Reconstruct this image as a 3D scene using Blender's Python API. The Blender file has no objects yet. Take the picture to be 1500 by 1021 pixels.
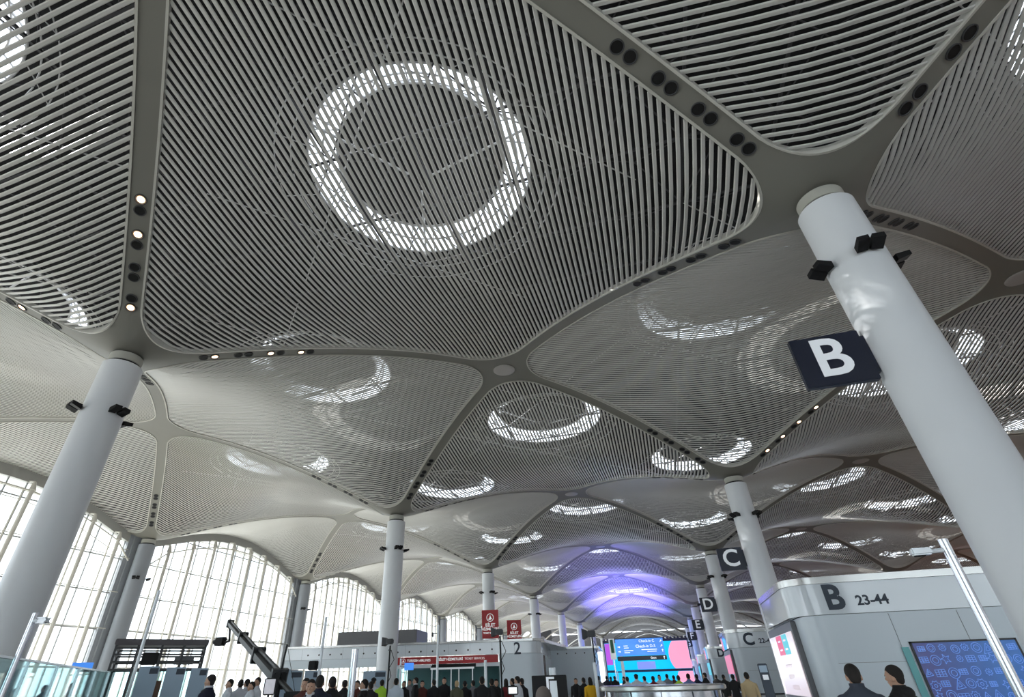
import bpy, bmesh, math, random
from mathutils import Vector, Matrix
random.seed(7)
C = bpy.context.scene.collection
PI = math.pi
S = 36.0            # column grid spacing
EYE = 1.55
Z0 = 17.62          # ceiling height at the columns
RISE = 5.75         # height of the rib crossings above that
ROOF = 26.8

# ------------------------------------------------------------------ materials
def mat(name, col, rough=0.5, metal=0.0, emit=None, es=1.0, spec=0.5, noise=0.0, nscale=3.0, coat=0.0):
    m = bpy.data.materials.new(name); m.use_nodes = True
    nt = m.node_tree; b = nt.nodes['Principled BSDF']
    b.inputs['Base Color'].default_value = (*col, 1)
    b.inputs['Roughness'].default_value = rough
    b.inputs['Metallic'].default_value = metal
    b.inputs['Specular IOR Level'].default_value = spec
    b.inputs['Coat Weight'].default_value = coat
    if emit:
        b.inputs['Emission Color'].default_value = (*emit, 1)
        b.inputs['Emission Strength'].default_value = es
    if noise:
        tc = nt.nodes.new('ShaderNodeTexCoord'); n = nt.nodes.new('ShaderNodeTexNoise'); n.inputs['Scale'].default_value = nscale
        n.inputs['Detail'].default_value = 4
        r = nt.nodes.new('ShaderNodeMix'); r.data_type = 'RGBA'
        r.inputs[6].default_value = (*[c*(1-noise) for c in col], 1); r.inputs[7].default_value = (*[min(1, c*(1+noise)) for c in col], 1)
        nt.links.new(tc.outputs['Object'], n.inputs['Vector']); nt.links.new(n.outputs['Fac'], r.inputs[0]); nt.links.new(r.outputs[2], b.inputs['Base Color'])
    return m
def glass(name, tint=(0.9, 0.95, 0.95), refl=0.08, rough=0.02):
    m = bpy.data.materials.new(name); m.use_nodes = True; nt = m.node_tree; nt.nodes.clear()
    o = nt.nodes.new('ShaderNodeOutputMaterial'); mx = nt.nodes.new('ShaderNodeMixShader'); fr = nt.nodes.new('ShaderNodeFresnel'); fr.inputs[0].default_value = 1.45
    t = nt.nodes.new('ShaderNodeBsdfTransparent'); t.inputs[0].default_value = (*tint, 1)
    g = nt.nodes.new('ShaderNodeBsdfGlossy'); g.inputs['Roughness'].default_value = rough; g.inputs[0].default_value = (1, 1, 1, 1)
    ml = nt.nodes.new('ShaderNodeMath'); ml.operation = 'MULTIPLY'; ml.inputs[1].default_value = refl/0.04*0.5; ml.use_clamp = True
    nt.links.new(fr.outputs[0], ml.inputs[0]); nt.links.new(ml.outputs[0], mx.inputs[0]); nt.links.new(t.outputs[0], mx.inputs[1]); nt.links.new(g.outputs[0], mx.inputs[2])
    nt.links.new(mx.outputs[0], o.inputs[0]); return m
M = {}
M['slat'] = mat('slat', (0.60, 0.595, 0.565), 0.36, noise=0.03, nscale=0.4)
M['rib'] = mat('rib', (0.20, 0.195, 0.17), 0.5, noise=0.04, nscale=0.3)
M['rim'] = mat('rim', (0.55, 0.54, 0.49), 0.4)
M['node_disc'] = mat('node_disc', (0.42, 0.40, 0.38), 0.35)
M['void'] = mat('void', (0.025, 0.025, 0.027), 0.9)
M['trussdark'] = mat('truss_dark', (0.07, 0.07, 0.075), 0.6)
M['roofsteel'] = mat('roofsteel', (0.72, 0.72, 0.72), 0.35)
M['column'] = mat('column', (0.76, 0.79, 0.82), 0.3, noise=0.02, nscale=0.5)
M['neck'] = mat('neck', (0.45, 0.45, 0.40), 0.4)
M['black'] = mat('black', (0.012, 0.012, 0.013), 0.5, spec=0.2)
M['dark'] = mat('dark', (0.05, 0.052, 0.056), 0.5)
M['lens'] = mat('lens', (0.012, 0.012, 0.012), 0.6, spec=0.2)
M['lamp_on'] = mat('lamp_on', (1, 0.85, 0.7), 0.3, emit=(1.0, 0.62, 0.36), es=2.6)
M['mast'] = mat('mast', (0.62, 0.60, 0.54), 0.4)
M['mullion'] = mat('mullion', (0.30, 0.31, 0.31), 0.4)
M['archbeam'] = mat('archbeam', (0.36, 0.36, 0.34), 0.5)
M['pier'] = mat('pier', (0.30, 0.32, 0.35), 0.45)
M['glass'] = glass('facade_glass', (0.86, 0.90, 0.90))
M['skyglass'] = glass('skylight_glass', (0.9, 0.92, 0.95))
M['greenglass'] = glass('green_glass', (0.72, 0.86, 0.86), 0.05)
M['pave'] = mat('pave', (0.5, 0.49, 0.47), 0.8, noise=0.08, nscale=0.2)

# ------------------------------------------------------------------ helpers
def prop(o, label=None, cat=None, group=None, kind=None):
    if label: o['label'] = label
    if cat: o['category'] = cat
    if group: o['group'] = group
    if kind: o['kind'] = kind
    return o
def link(o, parent=None):
    C.objects.link(o)
    if parent is not None: o.parent = parent
    return o
def empty(name, loc=(0, 0, 0), rz=0.0):
    o = bpy.data.objects.new(name, None); o.empty_display_size = 0.3; C.objects.link(o)
    o.location = loc; o.rotation_euler = (0, 0, rz); return o
def mesh(name, vs, fs, m, parent=None, smooth=False, loc=None, rz=0.0):
    me = bpy.data.meshes.new(name); me.from_pydata(vs, [], fs); me.update()
    for mm in (m if isinstance(m, (list, tuple)) else [m]): me.materials.append(mm)
    if smooth: me.polygons.foreach_set('use_smooth', [True]*len(me.polygons))
    o = bpy.data.objects.new(name, me); link(o, parent)
    if loc is not None: o.location = loc
    if rz: o.rotation_euler = (0, 0, rz)
    return o
class G:
    """collects shapes into one mesh"""
    def __init__(s): s.v = []; s.f = []; s.mi = []
    def add(s, vs, fs, mi=0):
        b = len(s.v); s.v += [tuple(v) for v in vs]; s.f += [tuple(b+i for i in f) for f in fs]; s.mi += [mi]*len(fs); return s
    def box(s, x0, x1, y0, y1, z0, z1, mi=0):
        vs = [(x, y, z) for z in (z0, z1) for y in (y0, y1) for x in (x0, x1)]
        return s.add(vs, [(0, 2, 3, 1), (4, 5, 7, 6), (0, 1, 5, 4), (2, 6, 7, 3), (0, 4, 6, 2), (1, 3, 7, 5)], mi)
    def bev(s, x0, x1, y0, y1, z0, z1, r=0.02, mi=0):
        bm = bmesh.new(); bmesh.ops.create_cube(bm, size=1)
        for v in bm.verts: v.co = Vector(((x0+x1)/2+v.co.x*(x1-x0), (y0+y1)/2+v.co.y*(y1-y0), (z0+z1)/2+v.co.z*(z1-z0)))
        bmesh.ops.bevel(bm, geom=bm.edges[:], offset=r, segments=2, affect='EDGES', clamp_overlap=True)
        bm.verts.index_update(); vs = [v.co[:] for v in bm.verts]; fs = [[v.index for v in f.verts] for f in bm.faces]; bm.free()
        return s.add(vs, fs, mi)
    def tube(s, a, b, r, r2=None, n=10, mi=0, cap=True):
        a, b = Vector(a), Vector(b); r2 = r if r2 is None else r2; d = (b-a)
        if d.length < 1e-6: return s
        q = d.to_track_quat('Z', 'Y'); vs = []
        for p, rr in ((a, r), (b, r2)):
            for k in range(n):
                t = 2*PI*k/n; vs.append(p + q @ Vector((rr*math.cos(t), rr*math.sin(t), 0)))
        fs = [(k, (k+1) % n, n+(k+1) % n, n+k) for k in range(n)]
        if cap: fs += [tuple(range(n-1, -1, -1)), tuple(range(n, 2*n))]
        return s.add(vs, fs, mi)
    def path(s, pts, r, n=8, mi=0, closed=False):
        m = len(pts)
        for i in range(m if closed else m-1): s.tube(pts[i], pts[(i+1) % m], r, n=n, mi=mi)
        return s
    def lathe(s, prof, n=32, mi=0, c=(0, 0, 0)):
        vs = [(c[0]+r*math.cos(2*PI*k/n), c[1]+r*math.sin(2*PI*k/n), c[2]+z) for r, z in prof for k in range(n)]
        fs = [(j*n+k, j*n+(k+1) % n, (j+1)*n+(k+1) % n, (j+1)*n+k) for j in range(len(prof)-1) for k in range(n)]
        return s.add(vs, fs, mi)
    def prism(s, poly, z0, z1, mi=0):
        n = len(poly); vs = [(x, y, z0) for x, y in poly]+[(x, y, z1) for x, y in poly]
        return s.add(vs, [tuple(range(n-1, -1, -1)), tuple(range(n, 2*n))]+[(k, (k+1) % n, n+(k+1) % n, n+k) for k in range(n)], mi)
    def ball(s, c, r, mi=0, sx=1, sy=1, sz=1, n=12):
        vs = []; fs = []
        for j in range(n//2+1):
            ph = PI*j/(n//2)
            for k in range(n): vs.append((c[0]+sx*r*math.sin(ph)*math.cos(2*PI*k/n), c[1]+sy*r*math.sin(ph)*math.sin(2*PI*k/n), c[2]+sz*r*math.cos(ph)))
        for j in range(n//2):
            for k in range(n): fs.append((j*n+k, (j+1)*n+k, (j+1)*n+(k+1) % n, j*n+(k+1) % n))
        return s.add(vs, fs, mi)
    def build(s, name, m, parent=None, smooth=False, loc=None, rz=0.0):
        o = mesh(name, s.v, s.f, m, parent, smooth, loc, rz)
        if isinstance(m, (list, tuple)) and len(m) > 1: o.data.polygons.foreach_set('material_index', s.mi)
        if smooth: sharp(o)
        return o
def sharp(o, ang=35):
    me = o.data; me.polygons.foreach_set('use_smooth', [True]*len(me.polygons))
    bm = bmesh.new(); bm.from_mesh(me)
    for e in bm.edges:
        if len(e.link_faces) == 2 and e.calc_face_angle(0) > math.radians(ang): e.smooth = False
    bm.to_mesh(me); bm.free()
def copy_tree(o, parent=None, loc=None, rz=None):
    c = o.copy(); C.objects.link(c); c.parent = parent
    if loc is not None: c.location = loc
    if rz is not None: c.rotation_euler = (c.rotation_euler[0], c.rotation_euler[1], rz)
    for ch in o.children: copy_tree(ch, c)
    return c
def text(name, body, size, m, parent, loc, rot=(PI/2, 0, 0), ext=0.01, bold=0.0, align='CENTER', sx=1.0):
    cu = bpy.data.curves.new(name, 'FONT'); cu.body = body; cu.size = size; cu.extrude = ext; cu.align_x = align; cu.align_y = 'CENTER'; cu.offset = bold
    cu.resolution_u = 4
    o = bpy.data.objects.new(name, cu); C.objects.link(o)
    dg = bpy.context.evaluated_depsgraph_get(); me = bpy.data.meshes.new_from_object(o.evaluated_get(dg))
    bpy.data.objects.remove(o); me.materials.clear(); me.materials.append(m); me.name = name
    o = bpy.data.objects.new(name, me); link(o, parent); o.location = loc; o.rotation_euler = rot; o.scale = (sx, 1, 1)
    return o

# ------------------------------------------------------------------ ceiling surface
def lift(x):
    t = min(1.0, max(0.0, -x/S)); return 0.55*t
_e, _p = 0.01, 0.45; _e0 = _e**_p; _n = (1+_e)**_p-_e0
def Gf(t): return ((t+_e)**_p-_e0)/_n
def Z(x, y):
    t = ((1-math.cos(2*PI*x/S))/2+(1-math.cos(2*PI*y/S))/2)/2
    return Z0+RISE*Gf(t)+lift(x)
HD = S/2; SH = HD-0.55*math.sqrt(2); RC = 3.2; CC = SH-RC*math.sqrt(2)   # rounded inset diamond
def half_len(c):            # extent of the panel across its axis at offset c
    c = abs(c)
    if c < RC/math.sqrt(2): return CC+math.sqrt(RC*RC-c*c)
    if c > CC+RC/math.sqrt(2): return math.sqrt(max(0, RC*RC-(c-CC)**2))
    return SH-c
def border(n_arc=8, n_side=14):
    """outline of the panel paired with outline of its diamond, counter-clockwise"""
    B, D = [], []
    for q in range(4):
        a = q*PI/2; ca, sa = math.cos(a), math.sin(a)
        rot = lambda x, y: (x*ca-y*sa, x*sa+y*ca)
        loc = []
        for k in range(n_arc+1):
            t = PI/4*k/n_arc; x, y = CC+RC*math.cos(t), RC*math.sin(t); s = (SH-(CC+RC/math.sqrt(2)))
            loc.append(((x, y), (HD-y*0.5-(1-k/n_arc)*0, y*0.5) if k < n_arc else None))
        pts = [p for p, _ in loc]
        x0, y0 = pts[-1]
        for k in range(1, n_side+1):
            t = k/n_side; pts.append((x0+(y0-x0)*t, y0+(x0-y0)*t))
        for k in range(n_arc-1, 0, -1):
            t = PI/4*k/n_arc; pts.append((RC*math.sin(t), CC+RC*math.cos(t)))
        m = len(pts)
        for k, (x, y) in enumerate(pts):
            # project onto the diamond side x+y=HD, with the ends pulled to the corners
            px, py = (HD+x-y)/2, (HD-x+y)/2
            w = k/m; f = max(0.0, 1-min(k, m-k)/n_arc) if min(k, m-k) < n_arc else 0.0
            cx, cy = (HD, 0) if k <= m/2 else (0, HD)
            px, py = px+(cx-px)*f, py+(cy-py)*f
            B.append(rot(x, y)); D.append(rot(px, py))
    return B, D
BORD, DIAM = border()
def slat_mesh(kind, cx, cy):
    """kind X: slats run along y; kind Y: slats run along x. Local origin at (cx, cy, 0)."""
    vs, fs = [], []; pitch = 0.3
    prof = [(-0.083, 0.062), (-0.083, 0.024), (-0.05, 0.0), (0.05, 0.0), (0.083, 0.024), (0.083, 0.062)]
    n = int(CC+RC)*2; k = -int((CC+RC)/pitch)
    while k*pitch < CC+RC-0.1:
        c = k*pitch; k += 1; L = half_len(c)
        if L < 0.2: continue
        m = max(3, int(2*L/1.6)); b0 = len(vs)
        for j in range(m+1):
            d = -L+2*L*j/m; x, y = (c, d) if kind == 'X' else (d, c)
            z = Z(cx+x, cy+y)+0.03
            for (w, h) in prof:
                vs.append((x+w, y, z+h) if kind == 'X' else (x, y+w, z+h))
        for j in range(m):
            for q in range(6):
                a, b = b0+j*6+q, b0+j*6+(q+1) % 6
                fs.append((a, b, b+6, a+6) if kind == 'Y' else (a, a+6, b+6, b))
    return vs, fs
def rim_mesh(cx, cy):
    vs, fs = [], []; n = len(BORD)
    for i, (x, y) in enumerate(BORD):
        dx, dy = DIAM[i][0]-x, DIAM[i][1]-y; L = math.hypot(dx, dy) or 1; ox, oy = dx/L*0.1, dy/L*0.1
        z = Z(cx+x, cy+y)
        vs += [(x, y, z-0.05), (x+ox, y+oy, z-0.05), (x+ox, y+oy, z+0.3), (x, y, z+0.3)]
    for i in range(n):
        a, b = i*4, ((i+1) % n)*4
        for q in range(4): fs.append((a+q, a+(q+1) % 4, b+(q+1) % 4, b+q))
    return vs, fs

XC = [(i+0.5, j) for i in range(-1, 4) for j in range(-1, 11)]
YC = [(i, j+0.5) for i in range(-1, 5) for j in range(-2, 10)]
cells = [('X', i, j) for i, j in XC]+[('Y', i, j) for i, j in YC]
# ribs: everything between the panels, one continuous soffit
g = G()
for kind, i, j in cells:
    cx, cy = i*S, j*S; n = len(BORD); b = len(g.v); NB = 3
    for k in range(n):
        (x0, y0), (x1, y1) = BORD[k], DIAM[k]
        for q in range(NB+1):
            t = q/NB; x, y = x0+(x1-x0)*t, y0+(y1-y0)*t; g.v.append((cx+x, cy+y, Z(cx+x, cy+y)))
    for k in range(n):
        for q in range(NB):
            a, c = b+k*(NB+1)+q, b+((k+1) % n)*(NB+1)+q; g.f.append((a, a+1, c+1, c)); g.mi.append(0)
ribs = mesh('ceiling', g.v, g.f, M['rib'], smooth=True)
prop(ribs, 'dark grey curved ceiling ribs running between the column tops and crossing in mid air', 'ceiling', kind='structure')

named_panel = {
 ('X', 0.5, 0): 'large slatted ceiling panel with the full round skylight ring, at the top of the view',
 ('Y', 0, 0.5): 'slatted ceiling panel right of the big left column, below the round skylight panel',
 ('Y', 1, 0.5): 'slatted ceiling panel behind the B sign, left of the big white right column',
 ('X', 0.5, 1): 'slatted ceiling panel below the round mid-air disc, with a bright crescent skylight',
 ('Y', 0, -0.5): 'coarse slatted ceiling panel filling the top left corner of the view',
 ('Y', 1, -0.5): 'coarse slatted ceiling panel at the top right, above the big white column',
 ('X', 1.5, 0): 'fine slatted ceiling panel cut by the right edge of the view, right of the column top',
 ('X', -0.5, 0): 'slatted ceiling panel behind the big left column, cut by the left edge',
 ('X', -0.5, 1): 'slatted ceiling panel above the arched glass wall with a curved skylight glare',
 ('Y', -1, 0.5): 'slatted ceiling edge panel above the leftmost arched window',
 ('Y', -1, 1.5): 'pale ceiling edge panel above the second arched window',
 ('X', 1.5, 1): 'brownish slatted ceiling panel behind the B sign column',
}
proto = {}; rprt = {}
for kind, i, j in cells:
    if (kind == 'Y' and (j > 6.6 or i > 3)) or (kind == 'X' and (j > 7.5)): continue
    if kind == 'X' and i < -1 and j > 5: continue
    key = (kind, i if (-1.5 < i < 0.5) else 99)
    L = lift(i*S)
    if key not in proto:
        vs, fs = slat_mesh(kind, i*S, j*S); me = bpy.data.meshes.new('ceiling_panel')
        off = L if key[1] == 99 else 0
        me.from_pydata([(x, y, z-off) for x, y, z in vs], [], fs); me.materials.append(M['slat']); proto[key] = me
        vs, fs = rim_mesh(i*S, j*S); me = bpy.data.meshes.new('panel_rim')
        me.from_pydata([(x, y, z-off) for x, y, z in vs], [], fs); me.materials.append(M['rim']); rprt[key] = me
    o = bpy.data.objects.new('ceiling_panel', proto[key]); link(o); o.location = (i*S, j*S, L if key[1] == 99 else 0)
    r = bpy.data.objects.new('panel_rim', rprt[key]); link(r, o)
    lb = named_panel.get((kind, i, j))
    if lb: prop(o, lb, 'ceiling panel', 'slatted ceiling panels', 'structure')
    else: prop(o, 'slatted diamond ceiling panel farther off between the ribs', 'ceiling panel', 'slatted ceiling panels', 'structure')

# flat discs at the rib crossings
g = G().lathe([(0, -0.05), (0.55, -0.05), (0.84, -0.045), (0.9, -0.02), (0.9, 0.0)], 40)
disc = g.build('access_disc', M['node_disc'], smooth=True)
first = True
for i in range(0, 3):
    for j in range(0, 5):
        x, y = (i+0.5)*S, (j+0.5)*S
        if i == 2 and j < 1: continue
        o = disc if first else disc.copy()
        if not first: C.objects.link(o)
        first = False; o.location = (x, y, Z(x, y)-0.03)
        lab = {(0, 0): 'pale round disc at the rib crossing in the middle of the ceiling', (1, 0): 'pale round disc at the rib crossing by the right edge',
               (0, 1): 'pale disc at the rib crossing above the crescent-lit panel row', (-1, 0): 'pale disc at the rib crossing right of the big left column'}.get((i, j), 'small pale disc at a distant rib crossing')
        prop(o, lab, 'ceiling disc', 'round discs at the rib crossings')

# ------------------------------------------------------------------ roof above with ring skylights
RI, RO = 5.0, 6.5
def roof_cell():
    vs, fs = [], []; n = 48
    ring = [(math.cos(2*PI*k/n), math.sin(2*PI*k/n)) for k in range(n)]
    for c, s in ring: vs.append((RO*c, RO*s, 0))
    for c, s in ring:
        d = HD/(abs(c)+abs(s)); vs.append((d*c, d*s, 0))
    for k in range(n):
        q = (k+1) % n; fs.append((k, q, n+q, n+k))
    return vs, fs
vs, fs = roof_cell(); rme = bpy.data.meshes.new('roof'); rme.from_pydata(vs, [], fs); rme.materials.append(M['void'])
roofs = G()
for kind, i, j in cells:
    if j <= 5 and i != -1: roofs.add([(x+i*S, y+j*S, z+ROOF) for x, y, z in vs], fs)
    else: roofs.add([(i*S+x, j*S+y, ROOF) for x, y in ((HD, 0), (0, HD), (-HD, 0), (0, -HD))], [(0, 1, 2, 3)])
X0, X1, Y0, Y1 = -2.0*S, 4*S, -1.5*S, 10*S
roofs.add([(-41.0, -70, ROOF+0.01), (-35.9, -70, ROOF+0.01), (-35.9, 370, ROOF+0.01), (-41.0, 370, ROOF+0.01)], [(0, 1, 2, 3)])
ro = roofs.build('roof', M['void']); prop(ro, 'dark flat roof above the slatted ceiling, seen through the gaps', 'roof', kind='structure')
# added walls keeping sky light out of the roof void, above the ceiling edge
g = G(); zb = Z0+0.3
for a, b in (((X0-18, Y0-18), (X1+36, Y0-18)), ((X1+36, Y0-18), (X1+36, Y1+18)), ((X1+36, Y1+18), (X0-18, Y1+18))):
    b0 = len(g.v); g.add([(a[0], a[1], zb), (b[0], b[1], zb), (b[0], b[1], ROOF+0.2), (a[0], a[1], ROOF+0.2)], [(0, 1, 2, 3)])
for k in range(-20, 111):
    a, b = 3.0*k, 3.0*k+3.0; b0 = len(g.v); x = -38.2
    g.add([(x, a, Z(x, a)+0.02), (x, b, Z(x, b)+0.02), (x, b, ROOF+0.02), (x, a, ROOF+0.02)], [(0, 1, 2, 3)])
o = g.build('void_light_screen', M['void']); prop(o, 'dark upstand around the edge of the roof', 'wall', kind='structure')

SKH = 0.95
g = G(); zt_ = ROOF-1.9; st_ = 4.5
for a in range(-4, 33):
    x = a*st_+0.9
    g.box(x-0.07, x+0.07, -30, 300, zt_-0.07, zt_+0.07)
for b in range(-7, 56):
    y = b*st_+0.9
    g.box(-20, 145, y-0.06, y+0.06, zt_-0.06, zt_+0.06)
for a in range(-4, 20):
    for b in range(-6, 34):
        x, y = a*st_+0.9, b*st_+0.9
        for dx, dy in ((1, 1), (-1, 1)): g.tube((x, y, zt_), (x+dx*st_/2, y+dy*st_/2, ROOF-0.1), 0.045, n=4, cap=False); g.tube((x, y, zt_), (x-dx*st_/2, y-dy*st_/2, ROOF-0.1), 0.045, n=4, cap=False)
o = g.build('roof_truss', M['trussdark']); prop(o, 'steel space frame in the dark roof void above the slats', 'roof truss', kind='structure')
def make_skylight():
    t = empty('skylight', (0, 0, 0))
    g = G(); n = 48
    for rr, z in ((RO, -0.02), (RI, SKH-0.05), ((RO+RI)/2, SKH/2-0.04)):
        g.path([(rr*math.cos(2*PI*k/n), rr*math.sin(2*PI*k/n), z) for k in range(n)], 0.07 if rr != RI else 0.1, 6, closed=True)
    for k in range(24):
        a = 2*PI*k/24; b = 2*PI*(k+0.5 if k % 2 else k-0.5)/24
        if k % 3 == 0: g.tube((RI*math.cos(a), RI*math.sin(a), SKH-0.04), (RO*math.cos(b), RO*math.sin(b), -0.02), 0.06, n=6)
        g.tube((RI*math.cos(a), RI*math.sin(a), SKH-0.04), (RO*math.cos(a), RO*math.sin(a), -0.02), 0.05, n=6)
    g.build('frame', M['roofsteel'], t)
    n = 48; vs = [(r*math.cos(2*PI*k/n), r*math.sin(2*PI*k/n), z) for r, z in ((RI, SKH), (RO, 0.03)) for k in range(n)]
    mesh('glass', vs, [(k, (k+1) % n, n+(k+1) % n, n+k) for k in range(n)], M['skyglass'], t)
    G().lathe([(0, SKH), (RI, SKH), (RI, SKH+0.25), (0, SKH+0.6)], 48).build('centre_dish', M['void'], t)
    g = G()
    for rr, z, r in ((7.3, -0.7, 0.04), (8.1, -1.0, 0.035)):
        g.path([(rr*math.cos(2*PI*k/40), rr*math.sin(2*PI*k/40), z) for k in range(40)], r, 5, closed=True)
    for k in range(3):
        a = PI/2+2*PI*k/3+0.35
        g.tube((0.8*math.cos(a), 0.8*math.sin(a), -0.6), (RO*math.cos(a), RO*math.sin(a), -0.4), 0.08, n=6)
    for k in range(12):
        a = 2*PI*k/12+0.1; g.tube((RO*math.cos(a), RO*math.sin(a), -0.1), (8.1*math.cos(a+0.12), 8.1*math.sin(a+0.12), -1.0), 0.03, n=5)
    for (x0, y0, x1, y1) in ((-12, -3.5, 3.5, 12), (-3.5, -12, 12, 3.5), (-11, 5, 5, -11)):
        g.tube((x0, y0, -1.2), (x1, y1, -1.2), 0.04, n=5)
    g.build('ring_truss', M['roofsteel'], t)
    return t
sky0 = None
sky_lab = {('X', 0.5, 0): 'full round ring skylight seen through the slats of the large top panel',
 ('Y', 0, 0.5): 'bright crescent of skylight in the panel right of the big left column',
 ('Y', 1, 0.5): 'pale skylight glare in the panel left of the big white column, above the B sign',
 ('X', 0.5, 1): 'bright crescent skylight in the striped panel below the mid-air disc',
 ('Y', 0, -0.5): 'white skylight patch between the coarse slats of the top left panel',
 ('X', 1.5, 0): 'faint white skylight at the right edge, upper fine slatted panel',
 ('X', -0.5, 0): 'skylight glare at the left edge behind the big left column',
 ('X', -0.5, 1): 'curved skylight glare in the panel above the arched glass wall',
 ('X', 1.5, 1): 'skylight glare in the brownish panel behind the B sign',
 ('X', 0.5, 2): 'skylight in the central vault behind the crescent-lit panel'}
for kind, i, j in cells:
    if j > 5 or i < -0.7 or i > 3 or (kind == 'Y' and i > 3): continue
    if sky0 is None: sky0 = o = make_skylight()
    else: o = copy_tree(sky0)
    o.location = (i*S, j*S, ROOF)
    lb = sky_lab.get((kind, i, j))
    prop(o, lb or 'ring skylight above a distant slatted ceiling vault', 'skylight', 'ring skylights in the roof')

# ------------------------------------------------------------------ columns
RCOL = 1.0
def make_column(h):
    t = empty('column', (0, 0, 0))
    G().lathe([(RCOL+0.02, 0), (RCOL, 0.05), (RCOL, h*0.5), (RCOL, h*0.5+0.001), (RCOL, h-0.7), (RCOL-0.03, h-0.66)], 64).build('shaft', M['column'], t, smooth=True)
    G().lathe([(RCOL-0.03, h-0.66), (0.80, h-0.66), (0.80, h-0.5)], 48).build('shadow_gap', M['black'], t)
    G().lathe([(0.80, h-0.5), (0.84, h-0.48), (0.84, h-0.02)], 48).build('neck', M['neck'], t, smooth=True)
    return t
def rowname(i): return {-1: 'by the glass wall', 0: 'in the left row', 1: 'in the right row', 2: 'in the far right row'}[i]
col_lab = {(0, 0): 'big pale round column at the left edge, widening toward the viewer',
 (1, 0): 'huge white round column crossing the right side, with the B sign', (0, 1): 'white round column left of centre rising behind the ticket hall roof',
 (1, 1): 'white column behind the B check-in island, left of the huge column', (-1, 1): 'grey column between the first two arched windows',
 (-1, 2): 'grey column between the second and third arched windows', (0, 2): 'white column behind the taller red banner',
 (1, 2): 'white column carrying the C sign', (0, 3): 'white column behind the 2 hut, right of the red banners', (1, 3): 'white column carrying the D sign',
 (0, 4): 'distant column fourth back from the big left one', (1, 4): 'distant column carrying the E sign', (-1, 3): 'grey wall column hidden behind the white left-of-centre column',
 (-1, 4): 'distant backlit grey column at the end of the arched windows', (0, 5): 'distant left row column beside the purple vault', (1, 5): 'distant column carrying the F sign'}
cols = {}
base_col = make_column(Z0-0.02)
wall_col = make_column(Z0+0.53)
M['column_backlit'] = mat('column_backlit', (0.27, 0.29, 0.32), 0.4)  # column colour darkened to hold the backlit shade by the windows
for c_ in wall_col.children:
    if c_.name.startswith('shaft'): c_.data.materials[0] = M['column_backlit']
used0 = used1 = False
for i in (-1, 0, 1, 2):
    for j in range(0, 9):
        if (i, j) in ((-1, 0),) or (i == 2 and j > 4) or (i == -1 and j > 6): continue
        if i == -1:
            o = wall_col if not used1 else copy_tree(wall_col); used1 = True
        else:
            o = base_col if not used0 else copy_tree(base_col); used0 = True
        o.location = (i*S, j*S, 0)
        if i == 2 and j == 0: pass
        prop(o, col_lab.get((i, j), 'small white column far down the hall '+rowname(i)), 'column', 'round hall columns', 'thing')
        cols[i, j] = o

# black twin floodlights bracketed on the columns
def make_flood():
    t = empty('floodlight')
    g = G()
    for s in (-1, 1):
        g.add([(0.02, s*0.04, -0.16), (0.5, s*0.06, -0.02), (0.5, s*0.42, -0.06), (0.02, s*0.4, -0.22), (0.02, s*0.04, 0.10), (0.5, s*0.06, 0.16), (0.5, s*0.42, 0.13), (0.02, s*0.4, 0.05)],
              [(0, 1, 2, 3), (4, 7, 6, 5), (0, 4, 5, 1), (1, 5, 6, 2), (2, 6, 7, 3), (3, 7, 4, 0)] if s > 0 else [(3, 2, 1, 0), (5, 6, 7, 4), (1, 5, 4, 0), (2, 6, 5, 1), (3, 7, 6, 2), (0, 4, 7, 3)])
    g.build('housing', M['black'], t)
    G().box(-0.06, 0.06, -0.2, 0.2, -0.06, 0.06).build('bracket', M['dark'], t)
    return t
fl0 = make_flood(); used = False
for (i, j), c in cols.items():
    if j > 3 or i == 2: continue
    h = Z0-3.65 if i >= 0 else Z0-4.2
    for q in range(4):
        if (i == -1 and q in (1, 2)) or (j == 0 and q == 3): continue
        a = PI/4+q*PI/2 if (i, j) != (1, 0) else [3.35, 4.72, 0.1, 1.7][q]
        if (i, j) == (0, 0): a = [4.40, 6.2, 1.6, 3.0][q]
        o = fl0 if not used else copy_tree(fl0); used = True
        o.location = (i*S+1.08*math.cos(a), j*S+1.08*math.sin(a), h); o.rotation_euler = (0, 0, a)
        side = ['first', 'second', 'third', 'fourth'][q]
        if (i, j) == (1, 0): lb = ['black twin floodlight on the left edge of the huge white column', 'black twin floodlight on the front face of the huge white column', 'black twin floodlight poking out right of the huge white column', 'black twin floodlight hidden behind the huge white column'][q]
        elif (i, j) == (0, 0): lb = ['black twin floodlight on the left edge of the big left column', 'black twin floodlight on the right front of the big left column', 'black twin floodlight behind the big left column, far side', 'black twin floodlight hidden behind the big left column'][q]
        else: lb = 'small black floodlight high on the '+{(0, 1): 'white column left of centre', (1, 1): 'white column behind the B island', (0, 2): 'column behind the taller red banner', (1, 2): 'column with the C sign', (0, 3): 'column right of the red banners', (1, 3): 'column with the D sign', (-1, 1): 'grey column between the first two arched windows', (-1, 2): 'grey column between the second and third arched windows', (-1, 3): 'wall column behind the white column left of centre'}[i, j]
        prop(o, lb, 'floodlight', 'twin floodlights on the columns')

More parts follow.
